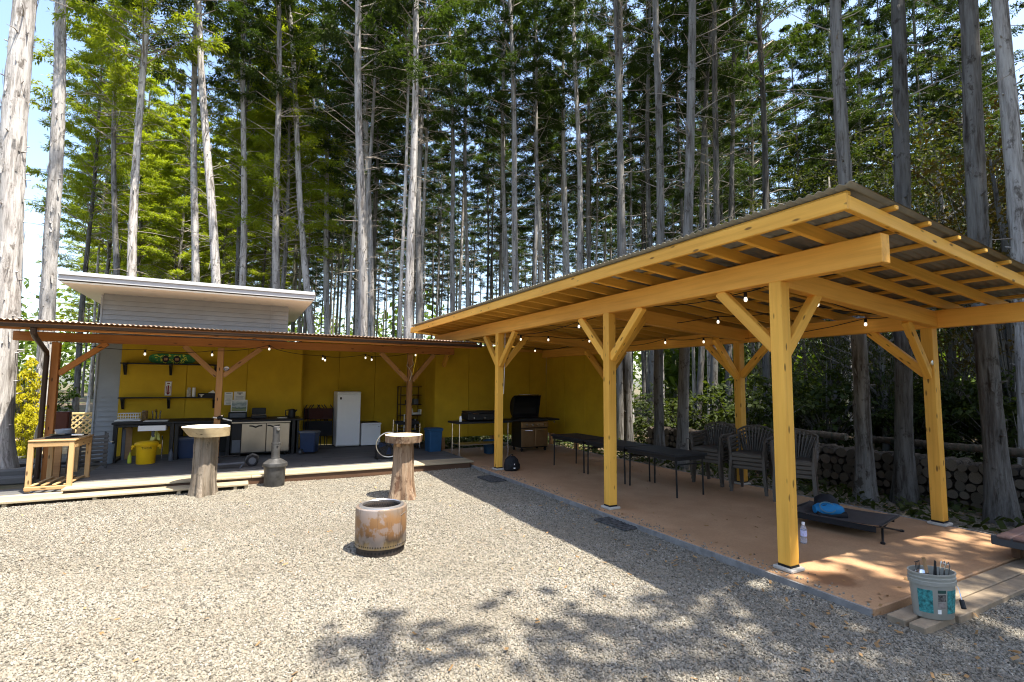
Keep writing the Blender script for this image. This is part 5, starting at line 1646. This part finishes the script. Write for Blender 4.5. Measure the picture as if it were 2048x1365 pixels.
def leaves_into(mb, pts, dirs, nrm, L, W, rng, jit=0.5):
    """kite shaped leaves: numpy arrays of bases, directions and normals"""
    n = len(pts)
    d = dirs + rng.normal(0, jit, (n, 3)); d /= np.linalg.norm(d, axis=1)[:, None]
    m = nrm + rng.normal(0, .35, (n, 3))
    s = np.cross(d, m); s /= np.linalg.norm(s, axis=1)[:, None] + 1e-9
    l = (L[0] + (L[1] - L[0]) * rng.random(n))[:, None]; w = (W[0] + (W[1] - W[0]) * rng.random(n))[:, None]
    a = pts; b = pts + d * l * .45 + s * w; c = pts + d * l; e = pts + d * l * .5 - s * w
    c[:, 2] -= l[:, 0] * .12
    return np.stack([a, b, c, e], 1).reshape(-1, 3)
def np_mesh(name, quads, mats, extra=None):
    nq = len(quads) // 4
    me = bpy.data.meshes.new(name)
    ev, ef = (extra.v, extra.f) if extra else ([], [])
    V = np.concatenate([quads, np.array(ev, dtype=float).reshape(-1, 3)]) if ev else quads
    me.vertices.add(len(V)); me.vertices.foreach_set('co', V.astype(np.float32).ravel())
    nl = nq * 4 + sum(len(f) for f in ef)
    idx = list(range(nq * 4)); starts = list(range(0, nq * 4, 4))
    off = nq * 4
    for f in ef:
        starts.append(len(idx)); idx += [i + off for i in f]
    me.loops.add(nl); me.loops.foreach_set('vertex_index', idx)
    me.polygons.add(len(starts)); me.polygons.foreach_set('loop_start', starts)
    for m in mats: me.materials.append(m)
    mi = [0] * nq + [1] * len(ef)
    me.polygons.foreach_set('material_index', mi)
    me.update(calc_edges=True); me.validate()
    return me

def crown_mesh(seed, h, rad, mat, branches=70, sprays=15, leaf=((.09, .2), (.018, .04)), lower=1.0, top=0.22):
    rng = np.random.default_rng(seed); mb = MB()
    PTS = []; DIR = []; NR = []
    for b in range(branches):
        u = (b + rng.random()) / branches
        z = h * u
        prof = (1 - u) ** .75 * (1 - .45 * max(0, .18 - u) / .18 * lower) + top * (1 - u)
        Lb = rad * prof * rng.uniform(.55, 1.15) + .25
        a = b * 2.4 + rng.uniform(-.5, .5)
        d = np.array([math.cos(a), math.sin(a), 0.0])
        rise = rng.uniform(.1, .75)
        p0 = np.array([0, 0, z]); p1 = p0 + (d + [0, 0, rise]) * Lb * .5; p2 = p1 + (d + [0, 0, rise * .2 - .25]) * Lb * .5
        mb.tube([p0, p1, p2], [.022 * (1 - u) + .008, .012, .004], 4, caps=False)
        for s in range(sprays):
            v = .22 + .78 * rng.random() ** .8
            p = (p0 * (1 - v) ** 2 + 2 * p1 * v * (1 - v) + p2 * v * v) if True else p0
            side = rng.choice([-1, 1]); sd = np.array([-d[1], d[0], 0]) * side
            tw = d * rng.uniform(.2, .9) + sd * rng.uniform(.2, 1.0) + [0, 0, rng.uniform(-.45, .25)]
            tw /= np.linalg.norm(tw)
            tl = rng.uniform(.12, .5) * (1.1 - v * .5) * min(1.0, Lb)
            e = p + tw * tl
            for q in range(13):
                w = rng.random()
                PTS.append(p + (e - p) * w + rng.normal(0, .05, 3) * [1, 1, .6]); DIR.append(tw + rng.normal(0, .25, 3)); NR.append([0, 0, 1])
    quads = leaves_into(None, np.array(PTS), np.array(DIR), np.array(NR, dtype=float), leaf[0], leaf[1], rng)
    return np_mesh('crown', quads, [mat, TWIG], mb)
def blob_mesh(name, seed, sx, sy, sz, clumps, per, L, W, mat, stems=8, base=0.0):
    """broad leaved foliage: clumps of leaves on twigs inside an uneven ellipsoid"""
    rng = np.random.default_rng(seed); mb = MB(); PTS = []; DIR = []; NR = []
    for c in range(clumps):
        v = rng.normal(0, 1, 3); v /= np.linalg.norm(v)
        r = rng.random() ** .38
        ctr = np.array([v[0] * sx * r, v[1] * sy * r, sz * (1 + v[2] * r) + base]) * rng.uniform(.85, 1.12)
        size = rng.uniform(.16, .42) * (sx + sz) * .28
        if c < stems * 6:
            mb.tube([(0, 0, base * .6), tuple(ctr * [.5, .5, .62]), tuple(ctr)], [.02, .012, .004], 4, caps=False)
        k = per
        o = rng.normal(0, 1, (k, 3)); o /= np.linalg.norm(o, axis=1)[:, None]; o *= (rng.random(k) ** .5)[:, None] * size * [1, 1, .55]
        PTS.append(ctr + o); DIR.append(o / size + [0, 0, -.25]); NR.append(np.tile([0, 0, 1.0], (k, 1)))
    q = leaves_into(None, np.concatenate(PTS), np.concatenate(DIR), np.concatenate(NR), L, W, rng, .6)
    return np_mesh(name, q, [mat, BARKD], mb)

crowns = [crown_mesh(11 + i, 11.5, 1.9, LEAF, 52, 30, ((.07, .17), (.011, .024))) for i in range(5)]
crownsL = [crown_mesh(31 + i, 10.0, 2.3, LEAFL, 80, 36, ((.07, .18), (.012, .027)), .3, .3) for i in range(3)]

FRONT = [(-3.92, 12.71, -0.015, 0.008, 0.44),(-4.31, 17.0, -0.041, 0.022, 0.33),(-2.94, 18.5, -0.017, 0.009, 0.25),(-4.07, 24.24, -0.072, 0.038, 0.23),
(-1.3, 19.89, -0.049, 0.026, 0.25),(-0.39, 17.49, -0.098, 0.052, 0.27),(0.03, 19.73, -0.034, 0.018, 0.24),(1.11, 18.61, -0.038, 0.02, 0.25),
(2.45, 19.27, -0.096, 0.051, 0.25),(3.3, 22.34, -0.044, 0.024, 0.23),(3.09, 14.73, -0.036, 0.019, 0.27),(4.3, 18.99, -0.042, 0.022, 0.24),
(4.37, 14.66, -0.006, 0.003, 0.28),(5.74, 18.23, -0.007, 0.004, 0.24),(7.91, 19.9, -0.026, 0.014, 0.23),(9.78, 22.98, -0.02, 0.01, 0.22),
(9.83, 18.88, -0.02, 0.01, 0.23),(8.75, 15.94, -0.023, 0.012, 0.25),(11.68, 19.16, -0.021, 0.011, 0.22),(12.08, 17.69, -0.014, 0.008, 0.23),
(11.09, 15.39, -0.012, 0.007, 0.24),(14.23, 18.96, -0.01, 0.005, 0.23),(8.64, 10.02, -0.016, 0.009, 0.19),(10.26, 12.29, 0.008, -0.004, 0.2),
(13.12, 14.0, 0.006, -0.003, 0.2),(8.25, 8.54, 0.007, -0.003, 0.19),(8.12, 7.80, 0.039, -0.021, 0.21),(13.35, 12.13, 0.046, -0.024, 0.2),
(11.86, 10.18, 0.026, -0.014, 0.2),(14.26, 11.64, 0.035, -0.019, 0.2),(13.23, 9.45, 0.012, -0.006, 0.2),(8.39, 4.42, -0.004, 0.002, 0.2),
(23.89, 12.48, 0.03, -0.016, 0.24),(8.68, 4.04, 0.035, -0.019, 0.21),(8.57, 2.91, -0.004, 0.002, 0.22),(10.35, 3.16, 0.012, -0.006, 0.24)]
LAB = ['very large pale conifer with peeling bark beside the pine bench, at the far left',
'thick grey conifer trunk between the big left tree and the house roof corner',
'straight pale trunk rising behind the left quarter of the house roof',
'thin grey trunk behind the left end of the house roof',
'dark straight trunk just left of the leaning pale trunk behind the house roof',
'pale trunk leaning left behind the middle of the house roof',
'slim trunk between the leaning and the knotty trunk behind the house',
'knotty pale trunk behind the right third of the house roof',
'strongly leaning pale trunk at the right corner of the house roof',
'thin straight trunk just right of the house roof corner',
'thick pale trunk behind the recess wall, left one of a close pair',
'darker trunk close behind the thick pale trunk over the recess',
'thickest pale trunk above the right end of the canopy gutter',
'pale trunk close behind the thickest one above the canopy gutter',
'slim trunk left of the forked pale stems behind the canopy end',
'very slim pale stem behind the far corner of the pavilion roof',
'slim grey trunk left one of a pair above the far third of the pavilion roof',
'pale trunk right one of the pair above the far third of the pavilion roof',
'slim trunk behind the pavilion roof, just right of the pale pair',
'dark brown trunk rising left of the two straight grey trunks over the pavilion roof',
'straight grey trunk over the middle of the pavilion roof',
'thin dark trunk right of the straight grey trunk over mid roof',
'bare trunk close behind the yellow end wall of the pavilion',
'pale straight trunk beyond the yellow end wall, passing behind the middle front post',
'thin dark trunk half hidden behind the thicker one beyond the black tables',
'dark trunk standing next to the floor edge beyond the middle black table',
'stout dark trunk at the floor edge behind the black table near the chairs',
'slim trunk behind the farthest chair stack, left of the leaning stem',
'grey trunk seen between the braces of the middle back post',
'thin trunk seen right of the middle back post under the roof',
'dark trunk behind the middle stack of chairs',
'stout trunk in front of the log pile, right of the near front post',
'far thin trunk hidden just behind the stout trunk at the log pile',
'dark trunk against the log pile left of the near back post',
'heavy trunk with flared base right of the near back post',
'heavy dark trunk at the right edge behind the log pile']
def align(lean):
    z = Vector((lean[0], lean[1], 1)).normalized()
    return Vector((0, 0, 1)).rotation_difference(z).to_matrix().to_4x4()
rr = random.Random(21)
for i, (x, y, lx, ly, dia) in enumerate(FRONT):
    h = rr.uniform(21, 24); lean = (lx, ly)
    right = i in (31, 33, 34, 35)
    r0 = dia / 2 * 1.12
    t = thing('conifer_tree', LAB[i], 'tree', (x, y, -.03), 0, 'conifers standing in the front rows')
    dark = i >= 22 and not right  # trunks behind the pavilion take darker bark to paint the shade there
    link('trunk', trunk_mesh('trunk', h, r0, lean, 100 + i, 14 if i < 2 or right else 10, .3 if i < 2 or right else .5, BARKD if dark or (right and i != 35) else BARK, .35 if not (i < 1 or right) else .6, 320 if i < 2 else (110 if right else 70)), t)
    hb = rr.uniform(10.5, 12.5)
    link('dead_branches', dead_mesh(3.0, hb + 2, 22 if i < 2 or right else 56, r0, h, lean, 100 + i, 1.0 if i < 2 else 1.7), t)
    big = i in (3,)
    cm = (crownsL if big or i in (2,) else crowns)[i % 3]
    o = link('crown', cm, t)
    a = axis_at(lean, hb, 100 + i)
    o.matrix_basis = Matrix.Translation(a) @ align(lean) @ Matrix.Rotation(rr.uniform(0, 6), 4, 'Z') @ Matrix.Diagonal((rr.uniform(.85, 1.1), rr.uniform(.85, 1.1), (h + .6 - hb) / (10.0 if cm in crownsL else 11.5), 1))

# second rows: prototypes copied with their parts
def proto_tree(seed, h, dia, hb, cm, ch, mat):
    t = thing('conifer_tree', 'x', 'tree', (0, 0, 0))
    link('trunk', trunk_mesh('trunk', h, dia / 2, (0, 0), seed, 8, .8, mat, .3, 8), t)
    link('dead_branches', dead_mesh(3.5, hb + 3.5, 46, dia / 2, h, (0, 0), seed, 2.0), t)
    o = link('crown', cm, t); o.matrix_basis = Matrix.Translation((0, 0, hb)) @ Matrix.Diagonal((1, 1, (h + .5 - hb) / ch, 1))
    return t
protos = [proto_tree(300 + i, rr.uniform(19.0, 23.5), rr.uniform(.14, .23), rr.uniform(9.0, 12.0), crowns[i % 5], 11.5, (BARK, BARKD, BARK, BARKM)[i % 4]) for i in range(9)]
protosL = [proto_tree(340 + i, rr.uniform(16.5, 18.5), rr.uniform(.22, .28), rr.uniform(7.5, 8.8), crownsL[i % 3], 10.0, BARKD) for i in range(3)]
used = set()
MID = [(-6.2, 28.1), (-6.77, 32.91), (-3.92, 36.64), (-4.68, 38.69), (0.97, 34.05), (2.9, 33.02), (5.82, 33.12), (7.93, 30.36), (11.43, 33.44), (16.82, 27.3), (13.81, 28.89), (19.29, 24.34), (22.41, 27.63), (24.34, 19.1), (28.81, 19.3)]
placed = [(f[0], f[1]) for f in FRONT]
allp = []
for p in MID:
    allp.append(p); placed.append(p)
tries = 0
while len(allp) < 300 and tries < 40000:
    tries += 1
    d = 16 + 44 * rr.random() ** .8; s = rr.uniform(-.86, 1.02) * d
    x = d * fwd[0] + s * rgt[0]; y = d * fwd[1] + s * rgt[1]
    if y < 15.5 and not (x > 14.5 and y > x * .30): continue
    px = s / d
    if px < -.935: continue
    if any((x - a) ** 2 + (y - b) ** 2 < (1.35 if d < 34 else 1.7) ** 2 for a, b in placed): continue
    placed.append((x, y)); allp.append((x, y))
for (x, y) in allp:
    d = x * fwd[0] + y * fwd[1]; s = x * rgt[0] + y * rgt[1]
    left = s / d < -.44
    pool = protosL if left and rr.random() < .85 else protos
    k = rr.randrange(len(pool)); pt = pool[k]
    sc = rr.uniform(.9, 1.1)
    lab = 'bushy sunlit green cedar in the left part of the wood behind the house' if pool is protosL else 'slender grey brown conifer standing deep in the wood behind the front row'
    grp = 'bushy cedars on the left' if pool is protosL else 'slender conifers deep in the wood'
    key = (pool is protosL, k)
    if key in used:
        copy_thing(pt, (x, y, -.05), rr.uniform(0, 6.28), lab, grp, (sc, sc, sc * rr.uniform(.93, 1.05)))
    else:
        used.add(key); pt.location = (x, y, -.05); pt['label'] = lab; pt['group'] = grp
# trees beyond the right edge of the photograph, whose shade falls into it
for j, (x, y) in enumerate(((10.6, -0.6), (13.2, 0.6), (16.5, 2.0), (12.2, -3.2), (15.5, -1.5), (19.5, 1.0), (8.0, -6.2), (11.5, -6.5), (11.9, .9), (14.7, -.3), (17.8, .3), (14.1, -3.4), (18.4, 3.3), (15.0, 1.8), (12.3, -1.6), (21.5, 3.0))):
    copy_thing(protos[j % 9], (x, y, -.05), j * 1.1, 'slender conifer standing off to the right of the pavilion', 'conifers right of the pavilion')

# broad leaved trees on the right
def broad_tree(seed, mat, h, crad, cz, dens=1.0, lv=(42, (.07, .15), (.022, .045))):
    t = thing('broadleaf_tree', 'x', 'tree', (0, 0, 0))
    r_ = random.Random(seed); mb = MB()
    mb.tube([(0, 0, -.1), (.05, .03, h * .25), (.15, -.1, h * .5), (.1, .1, h * .85)], [.14, .11, .08, .03], 9)
    for k in range(11):
        a = r_.uniform(0, 6.28); z = h * r_.uniform(.22, .7); L = crad * r_.uniform(.6, 1.05)
        mb.tube([(.05, 0, z), (math.cos(a) * L * .5, math.sin(a) * L * .5, z + L * .45), (math.cos(a) * L, math.sin(a) * L, z + L * .65)], [.06, .035, .01], 6, caps=False)
    part('trunk', mb, BARKD, t, 'all')
    link('crown', blob_mesh('crown', seed, crad, crad, (h - cz) / 2, int(150 * dens), *lv, mat, 8, cz), t)
    return t
bp = [broad_tree(501, LEAFB, 9.5, 3.0, 1.8, 1.3), broad_tree(502, LEAFR, 8.5, 2.8, 2.0, 1.2), broad_tree(503, LEAFB, 12, 3.2, 3.0, 1.5)]
BT = [((17.5, 6.8), 0, 1, 'broad leaved tree with dark green leaves behind the near back post'), ((15.6, 5.0), 1, 1, 'bronze leaved tree between the two heavy trunks on the right'),
      ((20.5, 7.2), 2, 1.05, 'tall broad leaved tree with sunlit yellow green top at the right'), ((22.0, 10.8), 0, 1.1, 'broad leaved tree above the near end of the pavilion roof'),
      ((16.8, 9.6), 2, .85, 'small broad leaved tree behind the middle back post'), ((24.5, 8.0), 1, 1.2, 'farthest bronze leaved tree at the right edge'),
      ((18.5, 12.8), 0, .9, 'low spreading broad leaved tree behind the chair stacks'), ((19.8, 5.2), 1, 1.0, 'reddish green leaved tree at the extreme right'),
      ((14.3, 7.0), 0, .62, 'young broad leaved tree just behind the log pile')]
ub = set()
for j, (p, k, sc, lab) in enumerate(BT):
    if k in ub:
        copy_thing(bp[k], (p[0], p[1], -.05), j * 1.3, lab, 'broad leaved trees on the right', (sc, sc, sc))
    else:
        ub.add(k); o = bp[k]; o.location = (p[0], p[1], -.05); o.scale = (sc, sc, sc); o['label'] = lab; o['group'] = 'broad leaved trees on the right'
sh_ = broad_tree(507, LEAFB, 14.2, 3.4, 8.2, .46, (60, (.15, .30), (.05, .09)))
sh_.location = (5.5, -4.2, -.05); bt2 = copy_thing(sh_, (8.6, -2.9, -.05), 2.1, 'tall broad leaved tree right of the viewer, dappling the end of the floor', None, (.9, .9, 1.0)); bt3 = copy_thing(sh_, (7.5, -3.9, -.05), 4.0, 'tall broad leaved tree behind the viewer at right, dappling the gravel by the bucket', None, (1.05, 1.05, 1.0)); sh_['label'] = 'tall broad leaved tree standing behind the viewer, dappling the gravel'

# shrubs
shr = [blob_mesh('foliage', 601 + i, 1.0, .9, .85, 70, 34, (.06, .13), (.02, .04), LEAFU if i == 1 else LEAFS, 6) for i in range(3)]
shy = blob_mesh('foliage', 620, .55, .5, .95, 60, 34, (.06, .12), (.02, .04), LEAFY, 6)
SH = [((-4.2, 15.25), .72), ((-3.98, 14.6), .5), ((-3.75, 14.1), .36)]
for j, ((x, y), s) in enumerate(SH):
    t = thing('yellow_shrub', ('tall bright yellow green shrub left of the second trunk', 'middle bright yellow green shrub above the lattice fence', 'smallest yellow green shrub nearest the left canopy post')[j], 'shrub', (x, y, -.02), j, 'yellow green shrubs')
    o = link('foliage', shy, t); t.scale = (s, s, s * (1.7 if j == 0 else 1.5))
ST = []
rr = random.Random(77)
while len(ST) < 46:
    d = rr.uniform(11, 30); s = rr.uniform(-.05, 1.0) * d
    x = d * fwd[0] + s * rgt[0]; y = d * fwd[1] + s * rgt[1]
    if x < 10.4 and y < 14.5: continue
    if y < 15 and x < 9: continue
    ST.append((x, y))
for k in range(14):
    ST.append((rr.uniform(-9, 8), rr.uniform(24, 44)))
for j, (x, y) in enumerate(ST):
    t = thing('shrub', 'leafy green shrub growing under the trees behind the pavilion' if j < 46 else 'leafy green shrub under the trees behind the house', 'shrub', (x, y, -.05), rr.uniform(0, 6), 'shrubs under the trees')
    dd = x * fwd[0] + y * fwd[1]
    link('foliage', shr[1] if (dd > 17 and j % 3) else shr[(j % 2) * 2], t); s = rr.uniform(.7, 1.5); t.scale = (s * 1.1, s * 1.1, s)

# low plants and leaf litter
q = np.random.default_rng(12)
P2 = np.concatenate([np.column_stack([q.uniform(7.6, 9.0, 1500), q.uniform(1.2, 13, 1500)]), np.column_stack([q.uniform(4.2, 8.5, 1800), q.uniform(12.4, 15.5, 1800)]),
                     np.column_stack([q.uniform(9.5, 22, 6000), q.uniform(2, 18, 6000)]), np.column_stack([q.uniform(-7, -3.2, 900), q.uniform(17.5, 24, 900)])])
me = bpy.data.meshes.new('ground_plants')
me.vertices.add(len(P2)); me.vertices.foreach_set('co', np.column_stack([P2, q.uniform(0.0, .13, len(P2))]).astype(np.float32).ravel())
me.materials.append(LEAFU)
gp = link('ground_plants', me); tag(gp, 'low green plants covering the forest floor', 'plants', kind='stuff')
gn_scatter(gp, LEAFS, .05, (.5, .5, 1), (1.5, 1.3, 1), .9, True)

# unseen leaf ring added behind the camera to cut sky light
rngs = np.random.default_rng(41)
n = 9000
ang = rngs.uniform(R(62), R(298), n) + math.atan2(fwd[1], fwd[0])
d = rngs.uniform(19, 27, n); z = rngs.random(n) * (10 + 3 * np.sin(ang * 9))
PS = np.column_stack([np.cos(ang) * d, np.sin(ang) * d, z])
sw_ = link('sky_blocking_leaves', np_mesh('sky_blocking_leaves', leaves_into(None, PS, rngs.normal(0, 1, (n, 3)), np.tile([0, 0, 1.0], (n, 1)), (.6, 1.2), (.18, .4), rngs, .8), [LEAF]))
tag(sw_, 'unseen ring of leaves added behind the camera to cut sky light', 'wood', kind='stuff')

# far wood closing the view
rngw = np.random.default_rng(99)
PT = []; 
n = 19000
d = rngw.uniform(62, 84, n); s = rngw.uniform(-1.1, 1.12, n) * d; z = rngw.random(n) ** .8 * (11 + 3.5 * np.sin(s * .35) + 2 * np.sin(s * .9))
P3 = d[:, None] * fwd + s[:, None] * rgt
P3 = np.column_stack([P3, z])
n2 = 9000
d2 = rngw.uniform(30, 46, n2); s2 = rngw.uniform(.28, 1.12, n2) * d2; z2 = rngw.random(n2) * (4.5 + 1.5 * np.sin(s2 * .6))
P4 = np.column_stack([d2[:, None] * fwd + s2[:, None] * rgt, z2])
PT = np.concatenate([P3, P4])
q_ = leaves_into(None, PT, rngw.normal(0, 1, (len(PT), 3)), np.tile([0, 0, 1.0], (len(PT), 1)), (.5, 1.3), (.16, .4), rngw, .8)
fw_ = link('distant_wood', np_mesh('distant_wood', q_, [LEAFU]))
tag(fw_, 'green mass of the far wood seen between the trunks', 'wood', kind='stuff')

for o in bpy.data.objects:
    if o.name.split('.')[0] in ('dead_branches', 'crown', 'foliage'):
        o['kind'] = 'stuff'

# ---------------------------------------------------------------- firewood logs
rr = random.Random(55)
lm = []
LOGT = m_bark('pale log bark', (0.12, 0.10, 0.08), (0.07, 0.056, 0.044), (0.03, 0.048, 0.038))
LOGB = m_bark('log bark', (0.075, 0.062, 0.05), (0.045, 0.037, 0.03), (0.018, 0.015, 0.012))
for i in range(5):
    mb = MB(); n = 12
    p = [rr.uniform(0, 6) for _ in range(2)]
    def lr(x, s=1.0): return [(x, s * (1 + .07 * math.sin(2 * a + p[0]) + .05 * math.sin(3 * a + p[1])) * math.cos(a), s * (1 + .07 * math.sin(2 * a + p[0])) * math.sin(a)) for a in [2 * math.pi * k / n for k in range(n)]]
    mb.loft([[(x * .1, y * .1, z * .1) for x, y, z in lr(0, .97)], [(x, y * .1, z * .1) for x, y, z in lr(.012)], [(x, y * .1, z * .1) for x, y, z in lr(.5)]], caps=True)
    mb.mi = [0] * len(mb.f); mb.mi[-2] = 1; mb.mi[-1] = 1
    lm.append(mb.mesh('firewood_log', [LOGB, ENDG], True))
rows = 6
cnt = 0
for r_ in range(rows):
    y = 1.7 + (.09 if r_ % 2 else 0)
    while y < 9.7 and cnt < 300:
        rad = rr.uniform(.04, .092)
        y += rad
        zc = -.0 + .06 + r_ * .132 + rr.uniform(-.012, .012)
        if not (r_ == rows - 1 and rr.random() < .3):
            o = link('firewood_log', lm[rr.randrange(5)])
            o.location = (8.98 + rr.uniform(-.05, .05), y, zc)
            o.rotation_euler = (rr.uniform(0, 6), rr.uniform(-.02, .02), rr.uniform(-.03, .03))
            s = rad / .1
            o.scale = (1, s, s)
            tag(o, 'sawn log lying end on in the long firewood stack behind the pavilion', 'log', 'logs of the firewood stack')
            cnt += 1
        y += rad + .004
for k, (yy, L) in enumerate(((3.2, 1.0), (4.25, .9), (2.2, .8), (5.6, 1.1), (7.2, .9))):
    mb = MB(); mb.tube([(0, -L / 2, 0), (.02, 0, .01), (0, L / 2, 0)], [.06, .055, .05], 12)
    solo('long_log', mb, LOGT, ('pale long log lying lengthwise on the stack behind the near back post', 'pale log lying along the stack top between two trunks', 'grey log along the stack top at the right edge', 'long log on the stack top behind the middle chairs', 'long log on the stack top behind the farthest chairs')[k], 'log', (9.1, yy, .845), rr.uniform(-.06, .06), 'logs laid along the stack top', True)
